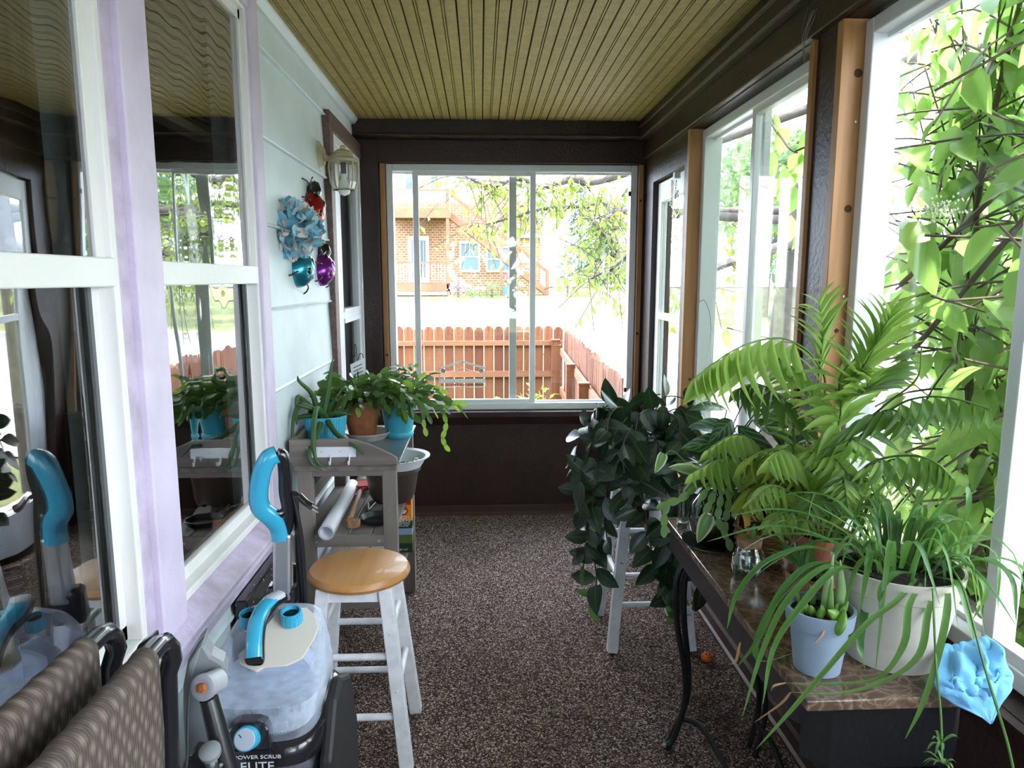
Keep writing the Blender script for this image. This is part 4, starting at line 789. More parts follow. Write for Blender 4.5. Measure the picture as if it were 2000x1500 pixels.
segm = leafmesh('stem_segment', mCac, Wd=.56, n=4, droop=.08, fold=.05, shape='seg'); segy = leafmesh('young_segment', mCacY, Wd=.58, n=4, droop=.05, fold=.05, shape='seg')
def cactus(parent, c, n, seed, rad, lo=4, hi=8, drop=1.0, sgs=.034, bias=V((0, 0, 0)), xmin=-.72):
    r_ = random.Random(seed); c = V(c)
    ST = []
    for i in range(n):
        a = r_.uniform(0, 2*pi); rr_ = rad*r_.random()**.5*.8; p = c+V((rr_*cos(a), rr_*sin(a), 0)); el = r_.uniform(.5, 1.4)
        d = V((cos(a)*cos(el), sin(a)*cos(el), sin(el)))+bias*r_.random(); k = r_.randint(lo, hi)
        for j in range(k):
            s = sgs*r_.uniform(.85, 1.2); u = V((r_.gauss(0, .7), r_.gauss(-.4, .6), .8))
            if p.x+d.normalized().x*s < xmin: d.x = abs(d.x)*.5
            if i < 46: piece('stem_segment', segy if (j == k-1 and r_.random() < .45) else segm, parent, frame(p, d, u, s))
            else: ST.append(frame(p, d, u, s))
            p = p+d.normalized()*s*.93
            d = d.normalized()+V((cos(a)*.12, sin(a)*.12, -.36*drop))+V((r_.gauss(0, .15), r_.gauss(0, .15), r_.gauss(0, .12)))
    if ST: joinleaves('inner_stems', segm, ST, mCac, parent)
ws = pot([(0, 0), (.07, 0), (.095, .028), (.099, .03), (.099, .026), (.078, -.001)], (-.50, 3.08, .8305), mSaucer, 'pot_saucer', 'white round saucer under the terracotta pot on the bench', 'saucer'); 
pt = pot([(0, 0), (.055, 0), (.078, .12), (.086, .12), (.088, .165), (.08, .165), (.076, .14), (0, .14)], (-.52, 3.06, .8385), mTerra, 'cactus_pot', 'terracotta pot of arching holiday cactus in the middle of the bench', 'potted plant', soil=(.076, .145))
cactus(pt, (-.52, 3.06, .985), 90, 1, .08, 4, 7, sgs=.045)
pq = pot([(0, 0), (.062, 0), (.066, .012), (.063, .022), (.060, .024), (.077, .145), (.08, .145), (.08, .152), (.073, .152), (.07, .13), (0, .13)], (-.368, 3.12, .8295), mTurq, 'cactus_pot', 'turquoise pot of holiday cactus at the aisle edge of the bench', 'potted plant', soil=(.07, .135))
cactus(pq, (-.368, 3.12, .965), 80, 2, .072, 4, 7, sgs=.045)
r_ = random.Random(8)
for ch_ in ([(812, 775, 3.05), (840, 790, 3.0), (862, 800, 2.98), (872, 830, 2.97), (864, 858, 2.96), (880, 885, 2.96)], [(812, 770, 3.05), (845, 790, 3.05), (870, 795, 3.05), (895, 785, 3.05), (912, 792, 3.05)], [(806, 780, 3.0), (825, 800, 2.98), (828, 830, 2.97), (833, 850, 2.97)], [(760, 790, 3.0), (758, 805, 2.97), (762, 825, 2.96)], [(800, 765, 3.05), (815, 740, 3.05), (830, 730, 3.05)]):
    p_ = spline([at(*q) for q in ch_], 8); acc = [p_[0]]
    for q in p_:
        if (q-acc[-1]).length > .031: acc.append(q)
    for i in range(len(acc)-1): piece('stem_segment', segy if i > len(acc)*.45 else segm, pq, frame(acc[i], acc[i+1]-acc[i], (r_.gauss(0, .4), -1, r_.gauss(.2, .4)), .038))
o = thing('garden_plaque', 'small white printed plaque on a black wire loop standing among the cactus stems', 'sign', tuple(at(700, 760, 3.2)))
a, b, c, d = at(684, 712, 3.2), at(710, 700, 3.2), at(712, 738, 3.2), at(688, 748, 3.2); M().prism([a, b, c, d], (0, .004, 0)).build('plaque', mWhitePl, o)
M().tube(spline([at(684, 711, 3.2), at(688, 697, 3.2), at(694, 695, 3.2), at(698, 704, 3.2), at(702, 692, 3.2), at(707, 691, 3.2), at(710, 699, 3.2)], 5), .002, 6).tube(spline([at(694, 695, 3.2), at(692, 675, 3.2), at(695, 674, 3.2), at(697, 697, 3.2)], 5), .0018, 6).build('wire', mBlack, o)
m = M(); 
for k in range(4):
    u = .25+k*.19; m.bar(a.lerp(d, u)+(b-a)*.18+V((0, -.001, 0)), a.lerp(d, u)+(b-a)*.85+V((0, -.001, 0)), .0006, .0035)
m.build('small_print', mInk, o); M().bar((a+b)/2*.5+(c+d)/2*.5, at(702, 775, 3.2), .004, .004).build('stake', mBlack, o)
# ---- wall lantern
ln = thing('wall_lantern', 'cream coach lantern with a bare bulb on the siding by the house door', 'lamp', (-.75, 3.45, 2.07)); mLan = mat('aged_cream_metal', (.50, .45, .31), .45, var=(20, .3, (.40, .34, .20)))
cx, cy_ = -.636, 3.45
M().lathe([(.068, 0), (.066, .012), (.045, .022), (.04, .03), (0, .032)], (-.752, cy_, 2.085), 28, (1, 0, 0)).build('back_plate', mLan, ln, smooth=50)
M().tube(spline([(-.73, cy_, 2.08), (-.70, cy_, 2.075), (-.68, cy_, 2.085), (-.655, cy_, 2.09)], 5), [.02, .018, .016, .014, .012, .011, .011, .011, .011, .011, .011, .011, .011, .011, .011, .011], 12).build('arm', mLan, ln, smooth=60)
M().lathe([(.069, 2.064), (.069, 2.058), (.0, 2.058)][::-1]+[(.066, 2.072), (.048, 2.08), (.045, 2.092), (.05, 2.096), (.05, 2.10), (.03, 2.112), (.012, 2.118), (.014, 2.126), (.008, 2.135), (0, 2.137)], (cx, cy_, 0), 32).build('roof_cap', mLan, ln, smooth=45)
m = M(); cage = lambda a, z: (cx+a[0], cy_+a[1], z)
for k in range(6):
    a = 2*pi*k/6+.35; P3 = [(.066, 2.06), (.067, 2.02), (.062, 1.97), (.05, 1.935)]; m.tube([(cx+r*cos(a), cy_+r*sin(a), z) for r, z in P3], .0035, 6)
m.lathe([(.053, 1.932), (.053, 1.938), (.047, 1.938), (.047, 1.932), (.053, 1.932)], (cx, cy_, 0), 6).build('cage', mLan, ln)
m = M(); m.lathe([(.063, 2.058), (.064, 2.02), (.059, 1.97), (.048, 1.938)], (cx, cy_, 0), 6); m.f = m.f[:18]; o = m.build('lantern_pane', glassmat('thin_glass', (.93, .94, .93), 1.5, 1.1, .04), ln)
M().lathe([(.012, 2.06), (.013, 2.01), (.0, 2.0)], (cx, cy_, 0), 14).build('socket', mBlack, ln, smooth=40)
M().lathe([(.012, 2.005), (.014, 1.985), (.026, 1.955), (.03, 1.935), (.024, 1.915), (.0, 1.905)], (cx, cy_, 0), 20).build('bulb', mat('frosted_bulb', (.8, .8, .78), .25), ln, smooth=60)
# ---- ladybirds and fabric bloom
def ladybird(c, m_, label, tilt, s=1.0):
    c = V(c); t = thing('ladybird_ornament', label, 'wall ornament', tuple(c)); q = Matrix.Rotation(tilt, 3, 'X')
    def tr(m): m.v = [c+q @ (p*s) for p in m.v]; return m
    m = M(); vs = []
    for i in range(13):
        ph = pi*i/12; z = cos(ph); r = sin(ph)
        for k in range(17):
            a = -pi/2+pi*k/16; vs.append(V((.075*cos(a)*r, .072*sin(a)*r*(1-.18*z), .083*z-.01)))
    m.add(vs, [(i*17+k, i*17+k+1, (i+1)*17+k+1, (i+1)*17+k) for i in range(12) for k in range(16)]); tr(m).build('shell', m_, t, smooth=80)
    tr(M().tube([(.01, 0, .055), (.024, 0, .08), (.02, 0, .10), (.008, 0, .114)], [.034, .036, .028, .008], 14)).build('head', mGlossB, t, smooth=60)
    for y, z, r in ((-.0, .018, .017), (-.035, .045, .012), (.035, .045, .012), (-.03, -.035, .014), (.032, -.04, .013)):
        xx = .075*max(.05, 1-(y/.072)**2-((z+.01)/.083)**2)**.5
        nn = V((xx/.075**2, y/.072**2, (z+.01)/.083**2)).normalized(); tr(M().lathe([(0, .003), (r*.7, .0022), (r, -.001)], V((xx, y, z)), 14, nn)).build('spot', mGlossB, t, smooth=60)
    for sy in (-1, 1):
        for z, dz in ((.045, .035), (.0, .005), (-.045, -.035)):
            tr(M().tube(spline([(.012, sy*.05, z), (.03, sy*.085, z+dz*.4), (.02, sy*.105, z+dz*.9), (.0, sy*.115, z+dz*1.2)], 4), .0035, 6)).build('leg', mGlossB, t, smooth=60)
        tr(M().tube(spline([(.01, sy*.01, .108), (.02, sy*.02, .128), (.026, sy*.032, .125), (.024, sy*.034, .117)], 4), .0018, 5)).build('antenna', mGlossB, t)
mGlossB = mat('black_enamel', (.01, .01, .012), .15, coat=.5)
met = lambda n_, c: mat(n_, c, .28, .75, coat=.6)
ladybird((-.748, 3.20, 1.828), met('red_metallic', (.38, .012, .015)), 'red metal ladybird on the siding above the fabric bloom', R(-14), 1.0)
ladybird((-.748, 2.96, 1.575), met('teal_metallic', (.02, .26, .36)), 'teal metal ladybird on the siding under the fabric bloom', R(-20), .98)
ladybird((-.748, 3.38, 1.575), met('purple_metallic', (.20, .015, .26)), 'purple metal ladybird on the siding, nearest the house door', R(-8), .95)
fb = thing('fabric_flower', 'big blue and cream fabric hydrangea bloom hung between the ladybirds', 'flower ornament', (-.745, 2.83, 1.712)); r_ = random.Random(12)
pc = [mat('petal_'+n_, c, .8) for n_, c in (('blue', (.20, .48, .62)), ('pale_blue', (.38, .60, .68)), ('cream', (.66, .56, .50)), ('deep_blue', (.13, .36, .48)))]
pmx = [leafmesh('petal', m_, Wd=1.0, n=7, droop=-.35, fold=.15, shape='oval', wavy=.04) for m_ in pc]
M().lathe([(0, 0), (.08, .005), (.07, .05), (0, .08)], (-.752, 2.83, 1.712), 16, (1, 0, 0)).build('core', pc[3], fb)
for k in range(250):
    u = V((abs(r_.gauss(.35, .8)), r_.gauss(0, 1), r_.gauss(0, 1))).normalized(); p = V((-.745, 2.83, 1.712))+V((u.x*.10, u.y*.105, u.z*.082)); dd = u+V((r_.gauss(0, .7), r_.gauss(0, .7), r_.gauss(0, .7)))
    dd.x = max(dd.x, .02) if p.x < -.72 else dd.x; piece('petal', pmx[r_.choice((0, 0, 1, 1, 2, 2, 3))], fb, frame(p, dd, (r_.gauss(0, 1), r_.gauss(0, 1), r_.gauss(0, 1)), r_.uniform(.035, .05)))
# ---- black speckled slab behind the carpet cleaner
sl = mat('black_speckled_stone', (.012, .012, .013), .2, coat=.5); tt = sl.node_tree; v = tt.nodes.new('ShaderNodeTexVoronoi'); v.inputs['Scale'].default_value = 55; co = tt.nodes.new('ShaderNodeTexCoord'); rr = tt.nodes.new('ShaderNodeValToRGB')
rr.color_ramp.elements[0].position = .10; rr.color_ramp.elements[0].color = (.7, .7, .7, 1); rr.color_ramp.elements[1].position = .16; rr.color_ramp.elements[1].color = (.012, .012, .013, 1)
tt.links.new(co.outputs['Object'], v.inputs[0]); tt.links.new(v.outputs['Distance'], rr.inputs[0]); tt.links.new(rr.outputs[0], tt.nodes['Principled BSDF'].inputs['Base Color'])
o = M().box(-.728, -.69, 2.0, 2.44, 0, .585).build('stone_slab', sl, None, bevel=.004); tag(o, 'black slab with white specks propped on the wall behind the carpet cleaner', 'slab')
# ---- carpet cleaner
cc = thing('carpet_cleaner', 'upright carpet cleaner with clear water tank and turquoise handles beside the house wall', 'carpet cleaner', (-.49, 1.6, 0))
def plast(name, col, al_, rough=.15):
    m = bpy.data.materials.new(name); m.use_nodes = True; t_ = m.node_tree; n = t_.nodes; L = t_.links.new; n['Principled BSDF'].inputs['Base Color'].default_value = (*col, 1); n['Principled BSDF'].inputs['Roughness'].default_value = rough
    tr = n.new('ShaderNodeBsdfTransparent'); tr.inputs[0].default_value = (.93, .95, 1, 1); mx = n.new('ShaderNodeMixShader'); lw = n.new('ShaderNodeLayerWeight'); lw.inputs[0].default_value = .35; ma = n.new('ShaderNodeMath'); ma.operation = 'MULTIPLY_ADD'; ma.use_clamp = True
    nz_ = n.new('ShaderNodeTexNoise'); nz_.inputs['Scale'].default_value = 35; nz_.inputs['Detail'].default_value = 8; co_ = n.new('ShaderNodeTexCoord'); L(co_.outputs['Object'], nz_.inputs[0]); m3 = n.new('ShaderNodeMath'); m3.operation = 'MULTIPLY'; L(nz_.outputs[0], m3.inputs[0]); m3.inputs[1].default_value = al_*2
    ma.inputs[1].default_value = .6; L(lw.outputs['Facing'], ma.inputs[0]); L(m3.outputs[0], ma.inputs[2]); L(ma.outputs[0], mx.inputs[0]); L(tr.outputs[0], mx.inputs[1]); L(n['Principled BSDF'].outputs[0], mx.inputs[2]); L(mx.outputs[0], n['Material Output'].inputs[0]); return m
mTank = plast('misted_clear_tank', (.70, .78, .90), .075); mTank2 = plast('smoky_clear_tank', (.20, .21, .25), .35); mBeige = mat('yellowed_plastic', (.55, .53, .46), .4); mGBl = mat('gloss_black_plastic', (.011, .011, .014), .22, coat=.4); mTq = mat('turquoise_gloss', (.035, .33, .50), .22, coat=.5); mAlu = mat('brushed_aluminium', (.5, .5, .5), .35, .9)
cx = -.49; mMatB = mat('matt_black_plastic', (.012, .012, .013), .6)
def ysec(z, yf, yb, hx, e=3.2, dx=0): return (cx+dx, (yf+yb)/2, z, hx, (yb-yf)/2, e)
tk = [ysec(.535, 1.42, 1.66, .115, 4), ysec(.55, 1.397, 1.68, .125, 4), ysec(.59, 1.393, 1.70, .128, 4), ysec(.63, 1.43, 1.69, .128, 3.8), ysec(.67, 1.47, 1.68, .12, 3.4, .004), ysec(.71, 1.53, 1.66, .107, 3.2, .008), ysec(.738, 1.58, 1.65, .09, 3, .012), ysec(.746, 1.60, 1.64, .075, 3, .012)]
M().loft(tk, 40).build('water_tank', mTank, cc, smooth=50)
M().loft([ysec(.54, 1.43, 1.64, .10, 3.6), ysec(.56, 1.41, 1.66, .115, 3.6), ysec(.605, 1.43, 1.67, .118, 3.6)], 36).build('water', plast('tank_water', (.72, .82, .92), .30, .05), cc, smooth=50)
M().prism([(cx-.08, 1.58, .545), (cx-.05, 1.58, .65), (cx+.03, 1.60, .67), (cx+.08, 1.58, .62), (cx+.09, 1.58, .545)], (0, .06, 0)).build('inner_duct', mat('blue_grey_inner', (.33, .38, .48), .4), cc, bevel=.01)
n_ = V((0, -.115, .07)).normalized(); n_ = V((0, -(.768-.67), (1.625-1.47))).normalized(); pl0 = V((cx, 1.468, .672))+n_*.012
bp_ = [raypt(*q, pl0, n_) for q in ((465, 1278), (468, 1296), (482, 1303), (500, 1312), (515, 1304), (560, 1300), (590, 1286), (612, 1250), (622, 1225), (616, 1200), (598, 1186), (545, 1188), (525, 1215), (500, 1245))]
M().prism(bp_, -n_*.006).build('tank_top_plate', mBeige, cc, bevel=.002)
for (px, py), r, nm in (((569, 1203), .0205, 'tank_cap'), ((487, 1207), .019, 'tank_cap')):
    nn_, c = n_, raypt(px, py, pl0+n_*.012, n_); r *= 1.12; n_ = V((0, -.22, 1)).normalized(); o = M().lathe([(r*1.06, -.016), (r*1.08, .0), (r*.98, .014), (r*.84, .014), (r*.80, .002)], c, 24, n_).build(nm, mTq, cc, smooth=40); M().lathe([(0, .004), (r*.82, .004)], c, 24, n_).build('cap_recess', mGBl, o)
    rb = M()
    for k in range(18):
        a = 2*pi*k/18; q = n_.to_track_quat('Z', 'Y').to_matrix(); rb.bar(c+q @ V((r*1.07*cos(a), r*1.07*sin(a), -.014)), c+q @ V((r*1.0*cos(a), r*1.0*sin(a), .011)), .002, .002)
    rb.build('cap_ribs', mTq, o, kind='stuff'); n_ = nn_
def strap(pts, w_, th, m_, nm, wd=(1, 0, 0), par=None, closed=False):       # flat bar along a path, width along wd
    p_ = spline(pts, 6); vs = []; wd = V(wd)
    for i, c in enumerate(p_):
        d = (p_[min(i+1, len(p_)-1)]-p_[max(i-1, 0)]).normalized(); x = (wd-d*wd.dot(d)).normalized(); z = x.cross(d)
        for k in range(12): a = 2*pi*k/12; vs.append(c+x*math.copysign(abs(cos(a))**.6, cos(a))*w_/2+z*math.copysign(abs(sin(a))**.6, sin(a))*th/2)
    n = len(p_); return M().add(vs, [(i*12+k, i*12+(k+1) % 12, (i+1)*12+(k+1) % 12, (i+1)*12+k) for i in range(n-1) for k in range(12)]+[tuple(range(12))[::-1], tuple(range((n-1)*12, n*12))]).build(nm, m_, par or cc, smooth=60)
hp = [at(548, 1162, 1.60), at(530, 1172, 1.575), at(512, 1192, 1.54), at(500, 1220, 1.50), at(496, 1255, 1.47), at(496, 1284, 1.455)]
strap([q+V((0, .006, -.006)) for q in hp]+[at(496, 1291, 1.455)], .042, .022, mGBl, 'carry_handle'); hc = bpy.data.objects['carry_handle']
strap(hp[1:], .034, .022, mTq, 'grip', par=cc); strap(hp[:2]+[hp[1].lerp(hp[2], .2)], .033, .023, mat('silver_grey', (.42, .43, .47), .4), 'grip_end', par=cc)
# column and loop handle
M().bar(at(553, 1170, 1.72), at(553, 1040, 1.72), .046, .03, up=(0, 1, 0)).build('column', mAlu, cc, bevel=.008)
M().bar(at(553, 1205, 1.74), at(553, 1140, 1.73), .075, .05, up=(0, 1, 0)).build('column_socket', mGBl, cc, bevel=.012); M().bar(at(572, 1205, 1.75), at(572, 1100, 1.75), .02, .02, up=(0, 1, 0)).build('column_spine', mGBl, cc, bevel=.004)
strap([at(549, 1052, 1.72), at(545, 1030, 1.715), at(530, 1010, 1.70), at(510, 992, 1.69), at(505, 965, 1.685), at(511, 925, 1.68), at(524, 896, 1.68), at(541, 887, 1.685)], .036, .044, mTq, 'loop_grip', wd=(0, 1, 0))
strap([at(541, 887, 1.69), at(553, 893, 1.695), at(557, 925, 1.70), at(558, 960, 1.71), at(563, 990, 1.715), at(562, 1020, 1.72), at(555, 1052, 1.725)], .032, .030, mGBl, 'loop_back', wd=(0, 1, 0))
strap([at(535, 1003, 1.70), at(550, 1002, 1.71), at(562, 990, 1.715)], .026, .02, mGBl, 'trigger_bridge', wd=(0, 1, 0))
# black body, band, knob
M().loft([ysec(.0, 1.34, 1.80, .155, 4), ysec(.10, 1.32, 1.80, .165, 4), ysec(.16, 1.36, 1.78, .155, 4)], 36).build('floor_head', mGBl, cc, smooth=50)
M().loft([ysec(.15, 1.44, 1.76, .12, 3), ysec(.50, 1.45, 1.72, .125, 3)], 36).build('body', mGBl, cc, smooth=50); M().loft([ysec(.20, 1.39, 1.55, .10, 3), ysec(.49, 1.405, 1.60, .12, 3)], 36).build('recovery_tank', mTank2, cc, smooth=50)
M().loft([ysec(.487, 1.40, 1.72, .132, 4), ysec(.497, 1.388, 1.72, .14, 4), ysec(.536, 1.388, 1.72, .142, 4), ysec(.546, 1.40, 1.70, .138, 4)], 44).build('tank_band', mGBl, cc, smooth=50)
for sx, z1_ in ((1, .60), (-1, .56)):
    x = cx+sx*.132; M().prism([(x, 1.42, .48), (x, 1.50, z1_-.02), (x, 1.56, z1_), (x, 1.66, z1_-.05), (x, 1.72, .40), (x, 1.74, .10), (x, 1.40, .10), (x, 1.43, .30)], (sx*.03, 0, 0)).build('side_guard', mMatB, cc, bevel=.01)
strap([(cx+.0, 1.40, .49), (cx-.004, 1.365, .465), (cx-.012, 1.35, .40), (cx-.02, 1.37, .32)], .034, .02, mTq, 'lower_handle')
kp = [(cx-.042, .545), (cx-.040, .585), (cx-.034, .602), (cx-.018, .608), (cx+.018, .608), (cx+.034, .602), (cx+.040, .585), (cx+.044, .545)]
M().prism([(x, 1.381, z) for x, z in kp], (0, .03, 0)).build('control_panel', mGBl, cc, bevel=.003)
kd = V((.0, -1, .45)).normalized(); kb = V((cx-.001, 1.385, .572)); o = M().lathe([(.026, 0), (.024, .026), (.0225, .028), (0, .028)], kb, 32, kd).build('control_knob', mTq, cc, smooth=40); M().lathe([(.0215, .028), (.0205, .0295), (0, .0295)], kb, 28, kd).build('knob_face', mat('knob_grey', (.36, .42, .48), .4), o)
q3 = kd.to_track_quat('Z', 'Y').to_matrix(); M().bar(kb+q3 @ V((-.012, .010, .0302)), kb+q3 @ V((-.006, .004, .0302)), .0015, .001).build('pointer', mGBl, o)
mSil = mat('silver_print', (.5, .5, .52), .5); text('ELITE', cc, (cx+.012, 1.3865, .493), .028, mSil, sx=1.1); text('POWER SCRUB', cc, (cx+.014, 1.3865, .520), .0115, mSil, sx=1.25)
text('RINSE', cc, (cx-.032, 1.382, .592), .007, mSil, rot=(pi/2, -.8, 0)); text('WASH', cc, (cx+.03, 1.382, .594), .007, mSil, rot=(pi/2, .7, 0))
# cord and plug
m = M(); m.tube(spline([at(572, 960, 1.72), at(580, 1000, 1.72), at(586, 1080, 1.72), at(592, 1170, 1.72), at(590, 1230, 1.72), at(582, 1120, 1.73), at(578, 1010, 1.73), at(566, 975, 1.73)], 8), .0055, 8)
m.tube(spline([at(566, 960, 1.72), at(574, 975, 1.715), at(590, 1060, 1.715), at(598, 1190, 1.715)], 8), .0055, 8); m.tube(spline([at(568, 962, 1.715), at(580, 965, 1.71), at(590, 976, 1.705), at(598, 983, 1.70)], 5), .0055, 8); m.build('power_cord', mBlack, cc, smooth=60)
o = strap([at(584, 968, 1.70), at(598, 982, 1.695), at(610, 990, 1.69)], .018, .022, mGBl, 'plug'); 
for dy in (-3, 5): M().bar(at(610, 990+dy, 1.688), at(621, 996+dy, 1.683), .005, .0015).build('plug_prong', mSteel, o) if False else M().bar(at(610, 990+dy, 1.688), at(621, 996+dy, 1.683), .005, .0015).build('plug_prong', mSteel, cc)
# ---- folded grey recliner hardware
gf = thing('folded_recliner', 'folded chair with grey moulded bracket and rusty bolt left of the carpet cleaner', 'folding chair', (-.52, 1.15, 0)); mGP = mat('grey_moulded_plastic', (.20, .215, .23), .38, var=(10, .15))
ol = [(400, 1243), (400, 1262), (412, 1282), (436, 1296), (443, 1312), (440, 1328), (426, 1345), (424, 1380), (430, 1420), (428, 1500), (428, 1560), (368, 1560), (360, 1470), (357, 1400), (357, 1340), (366, 1292), (384, 1262)]
M().prism([at(x, y, 1.22) for x, y in ol], (-.01, .045, 0)).build('bracket', mGP, gf, bevel=.008)
M().prism([at(x, y, 1.215) for x, y in ((362, 1345), (368, 1296), (384, 1268), (392, 1262), (384, 1290), (372, 1330), (366, 1400), (366, 1500), (360, 1500))], (0, .012, 0)).build('bracket_rib', mGP, gf, bevel=.004)
c = at(398, 1342, 1.17); ax = V((-.25, -1, .25)).normalized(); o = M().tube([c-ax*.04, c-ax*.0], .021, 20).build('pivot', mat('pivot_grey', (.30, .31, .34), .35), gf, smooth=40); M().lathe([(.023, -.006), (.023, .004), (.019, .006), (.012, .006), (0, .004)], c, 24, ax).build('pivot_cap', mat('pale_cap', (.28, .28, .31), .4), o, smooth=40)
M().lathe([(.010, .005), (.008, .010), (0, .011)], c, 6, ax).build('rusty_bolt', mat('rust', (.42, .13, .03), .8, var=(60, .5), bump=(60, .6)), o)
M().tube([at(408, 1365, 1.17), at(425, 1430, 1.16), at(452, 1530, 1.15), at(470, 1600, 1.14)], [.016, .018, .019, .019], 14).build('arm_tube', mBlack, gf, smooth=50); M().lathe([(.017, 0), (.018, .01), (.012, .014), (0, .015)], at(412, 1472, 1.12), 20, (0, -.5, 1)).build('knob', mGP, gf, smooth=40)
M().prism([at(x, y, 1.12) for x, y in ((365, 1480), (400, 1488), (432, 1502), (440, 1600), (355, 1600))], (0, .05, 0)).build('seat_hinge', mGBl, gf, bevel=.006); M().lathe([(.011, 0), (.008, .006), (0, .007)], at(413, 1491, 1.115), 16, (0, -1, .3)).build('bolt', mSteel, gf, smooth=40)
M().tube([(-.50, 1.20, .62), (-.50, 1.20, .0)], .012).tube([(-.56, 1.22, .62), (-.56, 1.22, 0)], .012).build('frame_leg', mBlack, gf, smooth=50)
# ---- two folded sling chairs
def slingmat():
    m = mat('woven_brown_sling', (.115, .085, .072), .75); t_ = m.node_tree; n = t_.nodes; L = t_.links.new; co = n.new('ShaderNodeTexCoord'); mp = n.new('ShaderNodeMapping'); mp.inputs['Rotation'].default_value = (R(45), 0, 0); mp.inputs['Scale'].default_value = (1, 1, .62)
    w1 = n.new('ShaderNodeTexWave'); w1.bands_direction = 'Y'; w1.inputs['Scale'].default_value = 19; w2 = n.new('ShaderNodeTexWave'); w2.bands_direction = 'Z'; w2.inputs['Scale'].default_value = 19; w3_ = n.new('ShaderNodeTexWave'); w3_.bands_direction = 'Y'; w3_.inputs['Scale'].default_value = 70
    L(co.outputs['Object'], mp.inputs[0]); L(mp.outputs[0], w1.inputs[0]); L(mp.outputs[0], w2.inputs[0]); L(co.outputs['Object'], w3_.inputs[0])
    a = n.new('ShaderNodeMath'); a.operation = 'MULTIPLY'; L(w1.outputs['Fac'], a.inputs[0]); L(w2.outputs['Fac'], a.inputs[1]); b = n.new('ShaderNodeMath'); b.operation = 'MULTIPLY_ADD'; b.inputs[1].default_value = .22; L(w3_.outputs['Fac'], b.inputs[0]); L(a.outputs[0], b.inputs[2])
    r = n.new('ShaderNodeValToRGB'); r.color_ramp.elements[0].color = (.055, .04, .034, 1); r.color_ramp.elements[1].color = (.18, .135, .115, 1); L(b.outputs[0], r.inputs[0]); L(r.outputs[0], n['Principled BSDF'].inputs['Base Color'])
    bp = n.new('ShaderNodeBump'); bp.inputs['Strength'].default_value = .7; bp.inputs['Distance'].default_value = .004; L(b.outputs[0], bp.inputs['Height']); L(bp.outputs[0], n['Principled BSDF'].inputs['Normal']); return m
mSling = slingmat()
def sling(x, y1, z, label, lean=.05, w_=.52):
    t = thing('sling_chair', label, 'folding chair', (x, y1-w_/2, 0)); y0 = y1-w_; tube_r = .0150; L_ = lambda zz: x-.006-lean*(z-zz)
    p = [(L_(0), y1+.036, 0), (L_(.5), y1+.036, .5), (L_(z-.07), y1+.034, z-.07)]+[(x, y1-.01+.044*cos(a), z-.044-.0+.044*sin(a)-.0) for a in (0, .5, 1.0, 1.57)]+[(x, y0+.01, z)]+[(x, y0+.01-.044*sin(a), z-.044+.044*cos(a)) for a in (.5, 1.0, 1.57)]+[(L_(.5), y0-.036, .5), (L_(0), y0-.036, 0)]
    M().tube(p, tube_r, 12).build('frame', mGBl, t, smooth=60)
    m = M(); n = 18; pr2 = [(x+.0155*cos(a), z+.0155*sin(a)) for a in [pi-.2-(pi-.1)*k/8 for k in range(9)]]; pr2 += [(x+.018-.03*k/10*0-lean*.6*(k/10), z-.05-(z-.42)*k/10) for k in range(1, 11)]
    vs = [(xx+(.003 if j % 2 else 0), y0+.03+(y1-.078-y0)*j/n, zz) for xx, zz in pr2 for j in range(n+1)]
    m.add(vs, [(i*(n+1)+j, i*(n+1)+j+1, (i+1)*(n+1)+j+1, (i+1)*(n+1)+j) for i in range(len(pr2)-1) for j in range(n)]); o = m.build('sling', mSling, t, smooth=60); o.modifiers.new('solid', 'SOLIDIFY').thickness = .004
    M().tube([(x-.05, y0, .0), (x-.045, y0+.0, z-.25)], .011).tube([(x-.05, y1, .0), (x-.045, y1, z-.25)], .011).build('rear_leg', mGBl, t, smooth=50); M().box(x-.065, x-.045, y0, y1, .38, .40).build('cross_bar', mGBl, t)
    return t
sling(-.565, 1.015, 1.0, 'folded brown woven sling chair leaning nearest the house window'); t = sling(-.475, 1.0, .99, 'folded brown woven sling chair on the aisle side of its twin')
M().prism([at(x, y, 1.12) for x, y in ((295, 1243), (298, 1262), (285, 1290), (255, 1350), (225, 1400), (215, 1400), (240, 1320), (268, 1262))], (0, .03, 0)).build('armrest', mGBl, t, bevel=.006)
# ================================================================ right side: stool, table and plants
def atc(px, py, Y, xm=.995):
    p = at(px, py, Y)
    if p.x > xm: p = V((0, 0, H))+(p-V((0, 0, H)))*(xm/p.x)
    return p
s2 = stool(.695, 2.88, .70, 'white wooden stool with stickers under the dark trailing wax plant', sp=.165, tp=.10)
k = V((.695-.165+.02, 2.88-.165, 0))
def legpt(sx, z): return V((.695+sx*.10, 2.78, .667)).lerp(V((.695+sx*.165, 2.715, 0)), 1-z/.667)+V((0, -.0195, 0))
for sx, z, c, nm, w_ in ((-1, .585, (.45, .04, .03), 'red_sticker', .009), (-1, .37, (.22, .09, .35), 'purple_sticker', .008), (-1, .47, (.5, .16, .10), 'orange_sticker', .006)):
    M().lathe([(w_, 0), (w_, .0008), (0, .0008)], legpt(sx, z), 16, (0, -1, 0)).build(nm, mat(nm, c, .5), s2)
m = M(); q = legpt(1, .15); m.lathe([(.011, 0), (.011, .0006), (.009, .0006), (.009, 0)], q, 20, (0, -1, 0))
for dx in (-.008, -.004, 0, .004, .008): m.bar(q+V((dx, -.0008, -.006)), q+V((dx, -.0008, .006)), .0018, .0004)
m.build('printed_mark', mInk, s2)
